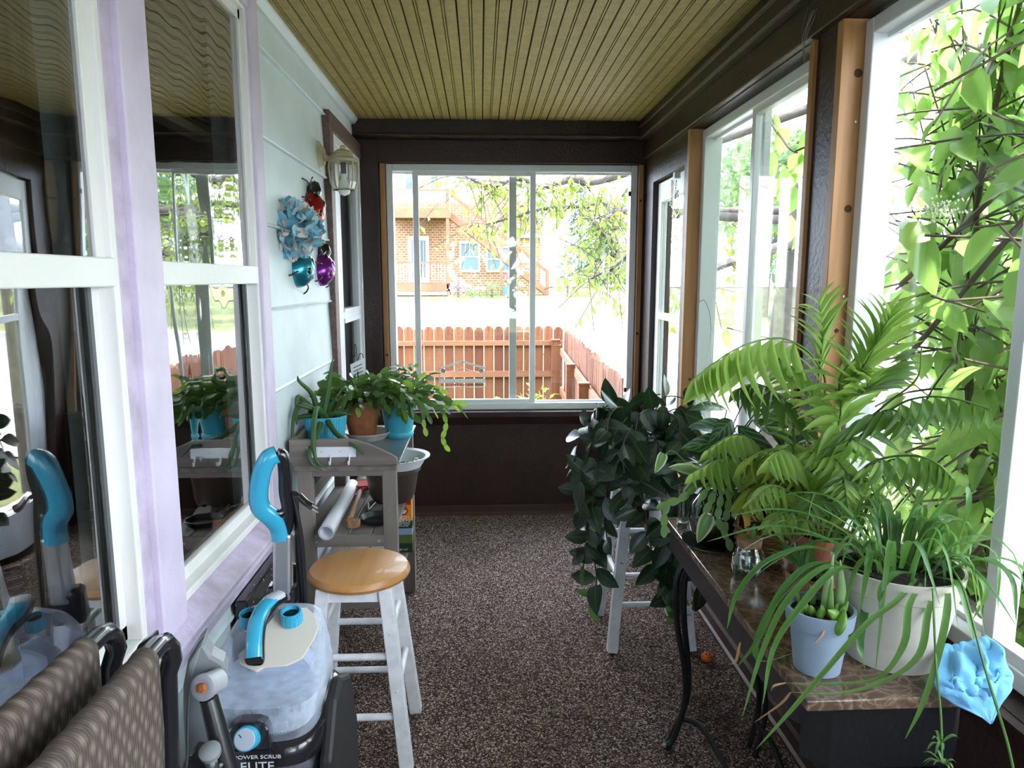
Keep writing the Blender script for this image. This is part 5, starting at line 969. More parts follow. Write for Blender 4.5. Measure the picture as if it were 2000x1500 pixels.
# ---- hoya
mHoy = leafmat('wax_plant_leaf', (.008, .026, .012), (.020, .055, .018), .33, .10, spec=.5, midrib=(.05, .10, .05)); mHoy2 = leafmat('young_wax_plant_leaf', (.05, .14, .035), (.09, .20, .045), .3, .35)
for m_ in (mHoy,):
    t_ = m_.node_tree; v = t_.nodes.new('ShaderNodeTexVoronoi'); v.inputs['Scale'].default_value = 9; b = t_.nodes['Principled BSDF']; co = t_.nodes.new('ShaderNodeTexCoord'); lt = t_.nodes.new('ShaderNodeMath'); lt.operation = 'LESS_THAN'; lt.inputs[1].default_value = .13
    mx = t_.nodes.new('ShaderNodeMixRGB'); mx.inputs[2].default_value = (.16, .22, .17, 1); src = b.inputs['Base Color'].links[0].from_socket; t_.links.new(co.outputs['Object'], v.inputs[0]); t_.links.new(v.outputs['Distance'], lt.inputs[0]); t_.links.new(lt.outputs[0], mx.inputs[0]); t_.links.new(src, mx.inputs[1]); t_.links.new(mx.outputs[0], b.inputs['Base Color'])
mVine = mat('brown_vine', (.075, .06, .045), .6); mCreamP = mat('cream_plastic', (.56, .52, .44), .4, var=(9, .12))
dsh = pot([(0, 0), (.09, 0), (.105, .03), (.108, .03), (.108, .026), (.095, -.001)], (.69, 2.88, .7005), mat('slate_blue_dish', (.09, .14, .19), .3), 'plant_dish', 'slate blue dish between the stool seat and the wax plant pot', 'dish')
hy = pot([(0, 0), (.08, 0), (.115, .15), (.125, .15), (.13, .19), (.122, .19), (.114, .16), (0, .16)], (.70, 2.88, .7065), mCreamP, 'wax_plant', 'dark glossy trailing wax plant in a cream pot on the far white stool', 'potted plant', soil=(.112, .165))
hl = [leafmesh('leaf', mHoy, Wd=.60, n=6, droop=.12, fold=.10, shape='oval'), leafmesh('leaf', mHoy, Wd=.66, n=6, droop=.2, fold=.08, shape='heart'), leafmesh('leaf', mHoy2, Wd=.46, n=6, droop=.1, fold=.1, shape='oval')]
r_ = random.Random(21); hv = M(); hc_ = V((.70, 2.88, .89)); nh = 0
vines = [[(1215, 820, 2.8), (1180, 830, 2.75), (1150, 880, 2.7), (1130, 960, 2.7), (1150, 1040, 2.7), (1165, 1130, 2.72), (1150, 1175, 2.72)], [(1225, 815, 2.78), (1200, 850, 2.7), (1190, 920, 2.66), (1180, 1000, 2.66), (1190, 1080, 2.68)],
         [(1245, 820, 2.76), (1240, 860, 2.68), (1250, 930, 2.62), (1262, 1010, 2.62), (1270, 1060, 2.64), (1278, 1110, 2.66)], [(1270, 820, 2.76), (1285, 870, 2.68), (1300, 950, 2.62), (1300, 1040, 2.62), (1305, 1100, 2.64), (1320, 1200, 2.66)],
         [(1215, 815, 2.85), (1165, 800, 2.85), (1130, 860, 2.82), (1120, 920, 2.8)], [(1230, 805, 2.9), (1200, 785, 2.88), (1165, 820, 2.8), (1140, 900, 2.75), (1135, 985, 2.75)], [(1290, 810, 2.8), (1330, 800, 2.75), (1350, 850, 2.68), (1345, 930, 2.62), (1335, 1000, 2.6), (1340, 1080, 2.6)],
         [(1280, 800, 2.9), (1300, 775, 2.9), (1340, 780, 2.85), (1370, 810, 2.8)], [(1255, 805, 2.9), (1265, 775, 2.92), (1290, 770, 2.92)], [(1235, 830, 2.72), (1215, 880, 2.64), (1228, 960, 2.6), (1245, 1000, 2.6)], [(1300, 830, 2.75), (1320, 880, 2.66), (1325, 960, 2.6), (1360, 1000, 2.58), (1380, 1110, 2.62), (1350, 1180, 2.66)],
         [(1210, 840, 2.75), (1170, 900, 2.68), (1160, 970, 2.66), (1145, 1050, 2.68), (1140, 1100, 2.7)], [(1240, 810, 2.85), (1210, 795, 2.8), (1190, 815, 2.72), (1185, 860, 2.66)], [(1290, 1060, 2.62), (1310, 1130, 2.64), (1300, 1180, 2.66)], [(1240, 815, 2.8), (1270, 800, 2.72), (1320, 815, 2.68), (1330, 860, 2.64)]]
for vn in vines:
    p_ = spline([atc(*q) for q in vn], 8); hv.tube(p_, .0028, 5); acc = 0; last = p_[0]; sg = 1
    for i in range(1, len(p_)):
        acc += (p_[i]-last).length; last = p_[i]
        if acc > .031:
            acc = 0; T = (p_[i]-p_[i-1]).normalized(); out_ = (p_[i]-hc_); out_.z = 0; out_ = out_.normalized() if out_.length > .02 else V((0, -1, 0)); sd_ = T.cross(out_); sg = -sg
            if sd_.length < .1: sd_ = V((1, 0, 0))
            dd = sd_.normalized()*sg*r_.uniform(.4, 1)+out_*.25+V((r_.gauss(0, .3), -.1, -.5+r_.gauss(0, .5))); s = r_.uniform(.085, .125); tip = p_[i]+dd.normalized()*s
            if tip.x > .985: dd.x = -abs(dd.x)
            young = i > len(p_)*.86 and r_.random() < .5
            piece('leaf', hl[2] if young else hl[r_.randrange(2)], hy, frame(p_[i], dd, out_+V((r_.gauss(0, .35), r_.gauss(-.2, .35), r_.uniform(.1, .8))), s*(.8 if young else 1))); nh += 1
for k in range(46):       # crown
    a = r_.uniform(0, 2*pi); p0 = V((.70+.09*cos(a), 2.88+.09*sin(a), .90)); dd = V((cos(a), sin(a), r_.uniform(-.3, .6))); e = p0+V((dd.x, dd.y, abs(dd.z)))*.03; hv.tube([p0, e], .0022, 4)
    piece('leaf', hl[r_.randrange(2)], hy, frame(e, dd, (r_.gauss(0, .3), -.5, 1), r_.uniform(.08, .12)))
hv.build('vine', mVine, hy, smooth=60, kind='stuff')
# ---- marble topped console
def marble():
    m = mat('brown_marble', (.10, .065, .045), .16, spec=.6); t = m.node_tree; n = t.nodes; L = t.links.new; co = n.new('ShaderNodeTexCoord'); nz_ = n.new('ShaderNodeTexNoise'); nz_.inputs['Scale'].default_value = 9; nz_.inputs['Detail'].default_value = 6
    mx = n.new('ShaderNodeMixRGB'); mx.inputs[0].default_value = .18; L(co.outputs['Object'], mx.inputs[1]); L(co.outputs['Object'], nz_.inputs[0]); L(nz_.outputs['Color'], mx.inputs[2])
    v = n.new('ShaderNodeTexVoronoi'); v.feature = 'DISTANCE_TO_EDGE'; v.inputs['Scale'].default_value = 32; L(mx.outputs[0], v.inputs[0]); r = n.new('ShaderNodeValToRGB'); e = r.color_ramp.elements
    e[0].position = 0; e[0].color = (.34, .25, .17, 1); e[1].position = .22; e[1].color = (.045, .028, .02, 1); x = e.new(.07); x.color = (.15, .095, .062, 1); L(v.outputs['Distance'], r.inputs[0])
    m2 = n.new('ShaderNodeMixRGB'); m2.inputs[2].default_value = (.16, .10, .065, 1); q = n.new('ShaderNodeTexNoise'); q.inputs['Scale'].default_value = 14; q.inputs['Detail'].default_value = 5; L(co.outputs['Object'], q.inputs[0]); L(q.outputs[0], m2.inputs[0]); L(r.outputs[0], m2.inputs[1]); L(m2.outputs[0], n['Principled BSDF'].inputs['Base Color']); return m
mMar = marble(); mIron = mat('black_iron', (.010, .010, .011), .4, bump=(60, .2)); mApr = mat('dark_apron_wood', (.028, .02, .019), .45)
TX0, TX1, TY0, TY1, TZ = .597, .955, 1.185, 2.21, .75
tb_ = thing('console_table', 'brown marble topped console table on black iron legs under the right windows', 'table', (.77, 1.70, 0))
M().prism([(TX0, TY0+.0, TZ-.022), (TX1-.03, TY0, TZ-.022), (TX1, TY0+.03, TZ-.022), (TX1, TY1, TZ-.022), (TX0, TY1, TZ-.022)], (0, 0, .022)).build('tabletop', mMar, tb_, bevel=.003)
M().prism([(TX0+.05, TY0+.035, TZ-.10), (TX1-.04, TY0+.035, TZ-.10), (TX1-.02, TY0+.06, TZ-.10), (TX1-.02, TY1-.02, TZ-.10), (TX0+.012, TY1-.02, TZ-.10), (TX0+.012, TY0+.10, TZ-.10)], (0, 0, .078)).build('apron', mApr, tb_, bevel=.003)
M().prism([(TX0+.06, TY0+.018, TZ-.155), (TX1-.06, TY0+.018, TZ-.155), (TX1-.02, TY0+.06, TZ-.155), (TX1-.02, TY0+.075, TZ-.155), (TX0+.03, TY0+.075, TZ-.155), (TX0+.02, TY0+.06, TZ-.155)], (0, 0, .132)).build('apron_front', mIron, tb_, bevel=.002)
def ironleg(y, dx=0):
    for o_ in (0, .034):
        strap_pts = [(TX0+.045+dx+o_*.9, y+o_*.4, TZ-.10), (TX0+.015+dx+o_*.9, y+o_*.4, .58), (TX0+.02+dx+o_*.8, y+o_*.4, .44), (TX0+.05+dx+o_*.5, y+o_*.4, .28), (TX0+.055+dx+o_*.3, y+o_*.4, .16), (TX0+.025+dx, y+o_*.6, .04), (TX0+.005+dx, y+o_*.4, .014)]
        M().tube(spline(strap_pts, 6), .0095, 10).build('leg', mIron, tb_, smooth=60)
    M().lathe([(0, 0), (.016, 0), (.016, .008), (0, .012)], (TX0+.004+dx, y+.005, .0), 14).build('foot', mIron, tb_)
ironleg(2.10)
M().tube(spline([(TX0+.045, 2.11, .10), (TX0+.10, 2.06, .10), (TX0+.15, 1.95, .03), (TX0+.17, 1.80, .014)], 6), .009, 10).build('scroll_brace', mIron, tb_, smooth=60)
for y in (2.02, 2.07): M().tube(spline([(.83, y, TZ-.10), (.835, y, .50), (.87, y, .30), (.885, y, .16), (.86, y, .02)], 6), .009, 10).build('leg', mIron, tb_, smooth=60)
M().tube(spline([(.87, 2.04, .12), (.89, 1.96, .10), (.90, 1.86, .03), (.905, 1.8, .014)], 5), .009, 10).build('scroll_brace', mIron, tb_, smooth=60)
for x0, y0_, x1, y1_ in ((.665, 1.23, .625, 1.20), (.745, 1.215, .72, 1.18), (.905, 1.24, .95, 1.21), (.90, 1.30, .93, 1.33)): M().bar((x0, y0_+.01, TZ-.15), (x1, y1_, 0), .014, .014).build('leg', mIron, tb_, bevel=.002)
# ---- cream pot with spider plant
mSpi = leafmat('spider_plant_leaf', (.045, .15, .035), (.10, .24, .06), .38, .35, tcol=(.35, .65, .12)); mSpi2 = leafmat('light_spider_plant_leaf', (.12, .27, .06), (.20, .36, .10), .4, .4); mTan = leafmat('withered_tip', (.35, .19, .09), (.45, .27, .13), .7, .2)
sc_ = V((.845, 1.345, TZ)); spp = pot([(0, .001), (.088, .001), (.094, .048), (.0945, .052), (.0965, .056), (.116, .155), (.1195, .158), (.124, .198), (.118, .198), (.112, .17), (0, .17)], tuple(sc_), mCreamP, 'spider_plant', 'large cream pot of long-leaved spider plant at the near end of the table', 'potted plant', soil=(.112, .178), seg=48)
heroes = [([(1740, 1105, 1.38), (1620, 1020, 1.34), (1520, 995, 1.3), (1425, 1008, 1.28)], 1), ([(1735, 1110, 1.38), (1600, 1045, 1.33), (1500, 1028, 1.3), (1380, 1058, 1.26)], 1), ([(1720, 1120, 1.36), (1600, 1070, 1.3), (1500, 1095, 1.24), (1440, 1160, 1.2), (1420, 1228, 1.18)], 1),
 ([(1715, 1125, 1.36), (1600, 1100, 1.3), (1530, 1150, 1.24), (1480, 1250, 1.2), (1438, 1305, 1.18)], 0), ([(1715, 1125, 1.34), (1620, 1105, 1.28), (1540, 1170, 1.22), (1490, 1270, 1.18), (1450, 1400, 1.15)], 0), ([(1720, 1130, 1.34), (1640, 1110, 1.26), (1560, 1190, 1.18), (1510, 1270, 1.15), (1490, 1375, 1.13)], 0),
 ([(1790, 1130, 1.30), (1750, 1175, 1.2), (1690, 1222, 1.15), (1600, 1325, 1.10), (1530, 1405, 1.07), (1476, 1464, 1.05)], 2), ([(1800, 1140, 1.28), (1775, 1185, 1.18), (1765, 1260, 1.14), (1715, 1325, 1.13), (1620, 1336, 1.13), (1535, 1334, 1.14)], 2),
 ([(1830, 1140, 1.3), (1812, 1200, 1.18), (1795, 1280, 1.12), (1730, 1330, 1.11), (1640, 1354, 1.1), (1545, 1352, 1.09)], 2), ([(1850, 1130, 1.32), (1850, 1190, 1.16), (1830, 1290, 1.1), (1800, 1380, 1.07), (1768, 1443, 1.05)], 2),
 ([(1800, 1110, 1.36), (1850, 1080, 1.3), (1920, 1130, 1.24), (1990, 1230, 1.18)], 0), ([(1790, 1105, 1.36), (1880, 1085, 1.3), (1960, 1110, 1.24), (1998, 1135, 1.2)], 0), ([(1730, 1110, 1.4), (1765, 1030, 1.4), (1800, 975, 1.38), (1858, 922, 1.34)], 1), ([(1760, 1105, 1.4), (1800, 1040, 1.38), (1845, 980, 1.34), (1862, 950, 1.32)], 0),
 ([(1790, 1090, 1.4), (1840, 990, 1.36), (1880, 948, 1.32), (1892, 985, 1.3), (1868, 1068, 1.29)], 0), ([(1850, 1115, 1.36), (1890, 1070, 1.32), (1930, 1020, 1.28), (1962, 978, 1.26)], 2), ([(1820, 1125, 1.32), (1870, 1140, 1.22), (1890, 1200, 1.18), (1902, 1255, 1.16)], 0),
 ([(1735, 1105, 1.36), (1705, 1075, 1.3), (1695, 1110, 1.24), (1680, 1194, 1.22)], 1), ([(1790, 1120, 1.3), (1750, 1120, 1.24), (1722, 1150, 1.2), (1717, 1200, 1.19)], 0), ([(1745, 1105, 1.38), (1650, 1055, 1.4), (1560, 1070, 1.4), (1480, 1120, 1.38)], 0), ([(1780, 1105, 1.34), (1690, 1045, 1.3), (1600, 990, 1.3), (1540, 960, 1.3)], 0),
 ([(1740, 1110, 1.42), (1715, 1040, 1.44), (1720, 980, 1.44)], 2), ([(1760, 1110, 1.3), (1775, 1060, 1.24), (1800, 1075, 1.2), (1835, 1180, 1.15)], 0), ([(1850, 1120, 1.34), (1920, 1090, 1.26), (1975, 1130, 1.2), (1985, 1215, 1.17)], 0),
 ([(1830, 1120, 1.38), (1900, 1120, 1.3), (1925, 1160, 1.26), (1900, 1210, 1.24)], 2), ([(1700, 1140, 1.34), (1680, 1250, 1.24), (1690, 1310, 1.22)], 0), ([(1720, 1120, 1.4), (1590, 1110, 1.4), (1500, 1200, 1.35), (1480, 1290, 1.3), (1590, 1262, 1.2)], 0)]
sms = (mSpi, mSpi, mSpi2)
for pts_, k in heroes: blade(spp, [atc(*q, xm=1.0) for q in pts_], .0155 if k < 2 else .0125, sms[k], n=5)
r_ = random.Random(31)
for k in range(64):
    a = r_.uniform(0, 2*pi) if k < 34 else r_.uniform(-.9, 2.6);  rr_ = r_.uniform(.02, .07); b0 = sc_+V((rr_*cos(a), rr_*sin(a), .175)); L_ = r_.uniform(.16, .34) if cos(a-3.9) < .6 and k < 34 else r_.uniform(.06, .16); up = r_.uniform(.05, .12) if L_ > .16 else r_.uniform(.03, .10); d_ = V((cos(a), sin(a), 0)); pp = [b0, b0+d_*L_*.3+V((0, 0, up)), b0+d_*L_*.7+V((0, 0, up*.9)), b0+d_*L_+V((0, 0, up*.1-r_.uniform(0, .12)))]
    pp = [V((min(q.x, 1.0), q.y, q.z)) for q in pp]; blade(spp, pp, r_.uniform(.009, .014), sms[k % 3], n=4)
for tp in ([(1535, 1334, 1.14), (1512, 1340, 1.135), (1505, 1352, 1.135)], [(1545, 1352, 1.09), (1525, 1375, 1.085), (1472, 1412, 1.08)], [(1446, 1255, 1.18), (1438, 1290, 1.175), (1427, 1298, 1.17)]): blade(spp, [at(*q) for q in tp], .006, mTan, name='withered_tip', label='dry tan leaf tip', n=4)
m = M(); m.tube(spline([at(1860, 1110, 1.3), at(1885, 1160, 1.16), at(1925, 1310, 1.05), at(1965, 1440, 1.02), at(1985, 1530, 1.0)], 6), .0022, 5); m.build('runner', mSpi2, spp); m = M(); m.tube(spline([at(1822, 1150, 1.22), at(1828, 1290, 1.1), at(1838, 1400, 1.06), at(1840, 1490, 1.04)], 6), .002, 5); m.build('runner', mSpi2, spp)
for c in (at(1836, 1452, 1.045), at(1842, 1492, 1.035)):
    for k in range(9): a = r_.uniform(0, 2*pi); d_ = V((cos(a), sin(a)*.7, r_.uniform(-.3, .6)))*r_.uniform(.02, .035); blade(spp, [c, c+d_*.6+V((0, 0, .008)), c+d_], .005, mSpi2, name='plantlet_leaf', n=3)
# ---- small blue-grey pot of succulents
gp_ = V((.668, 1.298, TZ)); gp = pot([(0, .001), (.044, .001), (.0555, .098), (.062, .096), (.063, .098), (.066, .130), (.060, .130), (.055, .115), (0, .115)], tuple(gp_), mat('blue_grey_glaze', (.27, .34, .43), .4), 'succulent_pot', 'small blue-grey pot of stubby succulents beside the big cream pot', 'potted plant', soil=(.055, .118))
mSuc = leafmat('succulent', (.15, .33, .05), (.25, .45, .08), .35, .15); mSuc2 = leafmat('striped_aloe', (.22, .38, .12), (.32, .46, .18), .4, .15)
def fat(par, a, b, c_, r, m_, flat=.6):
    p_ = spline([a, b, c_], 6); n_ = len(p_); M().tube(p_, [r*(.55+.45*min(1, 3*i/n_))*max(.12, (1-(i/(n_-1))**3)) for i in range(n_)], 8, flat=flat).build('leaf', m_, par, smooth=75)
zt = TZ+.12; g0 = at(1625, 1225, 1.29)
fat(gp, at(1612, 1238, 1.28), at(1616, 1160, 1.285), at(1628, 1083, 1.29), .0125, mSuc2); fat(gp, at(1632, 1230, 1.29), at(1642, 1160, 1.29), at(1641, 1094, 1.295), .013, mSuc2); fat(gp, at(1620, 1238, 1.27), at(1622, 1180, 1.27), at(1624, 1130, 1.275), .008, mSpi2)
fat(gp, at(1640, 1232, 1.26), at(1632, 1205, 1.25), at(1617, 1192, 1.24), .016, mSuc); fat(gp, at(1622, 1236, 1.255), at(1640, 1218, 1.235), at(1650, 1190, 1.25), .017, mSuc)
for i in range(24):
    a = r_.uniform(0, 2*pi); rr_ = r_.uniform(.018, .046); b0 = gp_+V((rr_*cos(a), rr_*sin(a), .117)); s = r_.uniform(.02, .042); d_ = V((cos(a)*.45, sin(a)*.45, 1)); fat(gp, b0, b0+d_*s*.5, b0+d_*s, r_.uniform(.006, .009), mSuc, .75)
M().tube([at(1592, 1255, 1.235), at(1606, 1240, 1.235), at(1612, 1228, 1.24)], [.0018, .0025, .002], 5).build('dry_stub', mat('dry_stub', (.45, .30, .2), .8), gp)
# ---- blue cloth over the table corner
def cloth():
    n = 42; vs = []; TL, TR, BL, BR = at(1842, 1262, 1.27), at(1925, 1243, 1.27), at(1812, 1322, 1.19), at(1965, 1300, 1.20); B2L, B2R = at(1860, 1372, 1.165), at(1974, 1345, 1.17); tip = at(1932, 1412, 1.155); TL.z = max(TL.z, TZ+.02)
    rowsC = [(TL, TR), (at(1828, 1285, 1.235), at(1948, 1262, 1.24)), (BL, BR), (at(1832, 1350, 1.165), at(1972, 1320, 1.18)), (B2L, B2R), (tip.lerp(B2L, .45), tip.lerp(B2R, .45)), (tip, tip+V((.004, 0, .002)))]
    for i in range(n+1):
        t = i/n*(len(rowsC)-1); k = min(int(t), len(rowsC)-2); f = t-k; a = rowsC[k][0].lerp(rowsC[k+1][0], f); b = rowsC[k][1].lerp(rowsC[k+1][1], f)
        for j in range(n+1):
            s = j/n; p = a.lerp(b, s); amp = max(0, 1-abs(i/n-.33)*2.2); q = V((s*4.2, i/n*4.0, .3)); h = mnoise.fractal(q, .8, 2.1, 2)
            ed = min(1, 6*min(s, 1-s)+.15); p = p+V((.010*h*amp, -.030*abs(h)*amp*ed-.018*amp*ed, .045*abs(mnoise.noise(q*1.15+V((3, 1, 0))))*amp*ed+.004*sin(s*20+i*.2)*.5)); vs.append(p)
    m = M(); m.add(vs, [(i*(n+1)+j, i*(n+1)+j+1, (i+1)*(n+1)+j+1, (i+1)*(n+1)+j) for i in range(n) for j in range(n)]); o = m.build('cleaning_cloth', mat('sky_blue_microfibre', (.16, .42, .68), .95, bump=(420, .25)), None, smooth=80); o.modifiers.new('solid', 'SOLIDIFY').thickness = .003
    tag(o, 'crumpled sky blue microfibre cloth hanging over the near table corner', 'cloth')
cloth()
# ---- cork-stoppered jar
mJar = glassmat('jar_glass', (.90, .94, .93), 1.5, 1.5, .05); mWater = glassmat('jar_water', (.80, .86, .80), 1.33, 1.2, .04)
jc = V((.695, 1.74, TZ)); j = thing('cork_jar', 'small ribbed glass jar with a cork collar and a withered orange bulb leaf', 'jar', tuple(jc))
M().lathe([(.034, .001), (.041, .012), (.043, .03), (.041, .034), (.043, .038), (.041, .055), (.035, .072), (.030, .080), (.031, .092), (.028, .092), (.027, .08), (.038, .052), (.039, .02), (.030, .006), (0, .005)], jc, 28).build('jar', mJar, j, smooth=50)
M().lathe([(0, .006), (.035, .008), (.038, .03), (.036, .05), (0, .05)], jc, 24).build('water', mWater, j, smooth=40); M().lathe([(.012, .085), (.031, .085), (.033, .104), (.012, .104)], jc, 24).build('cork_collar', mCork, j, smooth=40)
fat(j, jc+V((0, 0, .095)), jc+V((.004, -.004, .12)), jc+V((.012, 0, .142)), .011, mSpi2, 1); mOr = leafmat('withered_orange_leaf', (.60, .24, .03), (.72, .38, .08), .6, .4)
blade(j, [jc+V((-.004, 0, .105)), jc+V((-.01, 0, .14)), jc+V((-.012, 0, .17)), jc+V((-.002, 0, .185))], .03, mOr, label='withered orange leaf'); blade(j, [jc+V((-.012, 0, .178)), jc+V((.0, -.002, .182)), jc+V((.02, -.002, .172))], .022, mOr, label='withered orange leaf')
blade(j, [jc+V((-.012, 0, .1)), jc+V((-.026, 0, .13)), jc+V((-.04, 0, .138))], .008, mSpi2)
# ---- big green vase on its glass plate
vc = V((.690, 1.975, TZ)); vt = thing('glass_plate', 'round glass plate with a bright rim under the dark green vase', 'plate', tuple(vc)); M().lathe([(0, .001), (.092, .001), (.10, .007), (.10, .009), (.09, .005), (0, .005)], vc, 40).build('plate', glassmat('plate_glass', (.85, .9, .9), 1.5, 2.5, .22), vt, smooth=40)
vs_ = thing('glass_vase', 'round dark green glass vase of trailing holiday cactus cuttings on a glass plate', 'vase', (vc.x, vc.y, TZ+.01))
M().lathe([(0, .011), (.055, .011), (.078, .04), (.084, .08), (.076, .12), (.055, .15), (.048, .165), (.058, .18), (.054, .18), (.044, .165), (.05, .15), (.07, .12), (.078, .08), (.072, .042), (.05, .017), (0, .016)], vc, 36).build('vase', glassmat('green_glass', (.28, .34, .20), 1.5, 1.8, .05), vs_, smooth=60)
M().lathe([(0, .018), (.05, .019), (.071, .043), (.077, .08), (.069, .12), (0, .121)], vc, 30).build('murky_water', mat('murky_water', (.035, .045, .018), .15), vs_, smooth=50)
mLC = leafmat('light_cactus_pad', (.13, .26, .07), (.20, .34, .10), .4, .3); lseg = leafmesh('stem_segment', mLC, Wd=.58, n=4, droop=.08, fold=.06, shape='seg')
def segchain(par, pts_, me, s=.036, up=(0, -1, .2)):
    p_ = spline([atc(*q) for q in pts_], 10); acc = [p_[0]]
    for q in p_:
        if (q-acc[-1]).length > s*.88: acc.append(q)
    for i in range(len(acc)-1): piece('stem_segment', me, par, frame(acc[i], acc[i+1]-acc[i], (V(up)+V((rnd.gauss(0, .25), 0, rnd.gauss(0, .25)))), s*rnd.uniform(.95, 1.15)))
for c_ in ([(1410, 930, 1.95), (1385, 950, 1.9), (1375, 965, 1.88), (1362, 985, 1.87)], [(1415, 930, 1.95), (1410, 955, 1.88), (1405, 990, 1.86), (1402, 1020, 1.85), (1425, 1060, 1.85), (1428, 1085, 1.85)], [(1420, 930, 1.95), (1425, 960, 1.87), (1420, 1000, 1.86), (1412, 1050, 1.86)], [(1400, 940, 1.9), (1390, 975, 1.87), (1378, 1000, 1.86)],
           [(1360, 950, 1.95), (1330, 975, 1.93), (1300, 985, 1.92), (1270, 1000, 1.92)], [(1320, 975, 1.92), (1300, 990, 1.9), (1297, 1030, 1.9), (1298, 1060, 1.9)], [(1425, 940, 1.95), (1440, 975, 1.88), (1432, 1010, 1.87)]): segchain(vs_, c_, lseg, .034)
mVar = leafmat('variegated_leaf', (.10, .22, .06), (.15, .28, .08), .35, .3, edge=(.70, (.55, .62, .36))); vl = leafmesh('leaf', mVar, Wd=.5, n=8, droop=.25, fold=.25, shape='heart', wavy=.12)
for a, b, s, up in (((1365, 930, 1.95), (1290, 890, 1.9), .10, (0, -.8, 1)), ((1295, 885, 1.92), (1282, 925, 1.9), .06, (0, -1, .1)), ((1375, 925, 1.95), (1420, 880, 1.9), .09, (0, -1, .6)), ((1385, 1005, 1.86), (1362, 1062, 1.84), .085, (-.4, -1, .1)), ((1420, 890, 1.95), (1340, 900, 1.95), .09, (0, -.5, 1)), ((1380, 940, 2.0), (1330, 960, 1.95), .10, (0, -.3, 1))):
    p, q = at(*a), at(*b); piece('variegated_leaf', vl, vs_, frame(p, q-p, up, s))
mLav = leafmat('deep_green_leaf', (.03, .09, .025), (.055, .14, .035), .3, .25); dl = leafmesh('leaf', mLav, Wd=.42, n=7, droop=.35, fold=.18, shape='lance')
for k in range(16):
    a = r_.uniform(0, 2*pi); d_ = V((cos(a), sin(a), r_.uniform(.2, 1))); p = vc+V((0, 0, .18))+d_*.02; piece('leaf', dl, vs_, frame(p, d_, (0, 0, 1), r_.uniform(.09, .15)))
M().tube(spline([at(1425, 945, 1.95), at(1440, 980, 1.88), at(1452, 1010, 1.80), at(1470, 1050, 1.76)], 5), .0025, 5).tube(spline([at(1290, 905, 1.92), at(1310, 880, 1.92), at(1340, 905, 1.95), at(1360, 935, 1.97)], 5), .002, 5).build('stem', mSpi2, vs_)
for (x, y, r, h_, lab) in ((.635, 2.13, .020, .13, 'tall narrow glass tube of water at the far table corner'), (.685, 2.16, .03, .11, 'wider clear glass jar just behind the narrow glass tube')):
    t = thing('glass_jar', lab, 'jar', (x, y, TZ)); M().lathe([(r*.9, .001), (r, .01), (r, h_), (r*.88, h_), (r*.88, .012), (0, .006)], (x, y, TZ), 22).build('glass', mJar, t, smooth=40); M().lathe([(0, .008), (r*.84, .012), (r*.84, h_*.7), (0, h_*.7)], (x, y, TZ), 20).build('water', mWater, t, smooth=40)
# ---- wicker basket, terracotta coloured pots
mWick = mat('brown_wicker', (.17, .075, .035), .6, var=(18, .5, (.33, .17, .07))); bc = V((.775, 1.86, TZ)); bk = thing('wicker_basket', 'small woven wicker basket with a hoop handle behind the cork jar', 'basket', tuple(bc))
bw = M()
for k in range(11):
    z = .006+k*.0085; r = .058+.012*(k/10); pts_ = [bc+V(((r+.004*sin(i*pi/2*1+k*pi/1))*cos(2*pi*i/36), (r+.004*sin(i*pi/2+k*pi))*sin(2*pi*i/36), z)) for i in range(37)]; bw.tube(pts_, .0046, 5)
bw.build('weave', mWick, bk, smooth=60, kind='stuff')
for k in range(18): a = 2*pi*k/18; M().tube([bc+V((.057*cos(a), .057*sin(a), .002)), bc+V((.071*cos(a), .071*sin(a), .098))], .003, 5).build('stake', mWick, bk)
M().lathe([(0, .001), (.056, .001), (.056, .006), (0, .006)], bc, 20).build('base', mWick, bk); M().lathe([(0, .085), (.062, .083)], bc, 20).build('soil', mSoil, bk)
strap([bc+V((-.066, 0, .09)), bc+V((-.064, 0, .15)), bc+V((-.04, 0, .21)), bc+V((0, 0, .23)), bc+V((.04, 0, .21)), bc+V((.064, 0, .15)), bc+V((.066, 0, .09))], .010, .004, mWick, 'hoop_handle', wd=(0, 1, 0), par=bk)
mSal = mat('salmon_plastic', (.45, .155, .105), .5, var=(12, .15))
fp1 = pot([(0, .001), (.05, .001), (.068, .105), (.074, .105), (.076, .130), (.070, .130), (.066, .11), (0, .11)], (.872, 1.70, TZ), mSal, 'fern_pot', 'salmon plastic pot of feathery palm seedlings between the basket and cream pot', 'potted plant', soil=(.066, .115))
fp2 = pot([(0, .001), (.036, .001), (.045, .07), (.05, .07), (.05, .09), (.045, .09), (.042, .075), (0, .075)], (.762, 1.545, TZ), mSal, 'small_salmon_pot', 'smaller salmon pot half hidden under spider plant leaves', 'pot', soil=(.042, .08))
dl2 = leafmesh('leaf', mSpi, Wd=.22, n=6, droop=.5, fold=.2, shape='lance')
for k in range(14): a = r_.uniform(0, 2*pi); piece('leaf', dl2, fp2, frame(V((.762, 1.545, TZ+.08)), (cos(a), sin(a), r_.uniform(.6, 2)), (0, 0, 1), r_.uniform(.07, .12)))
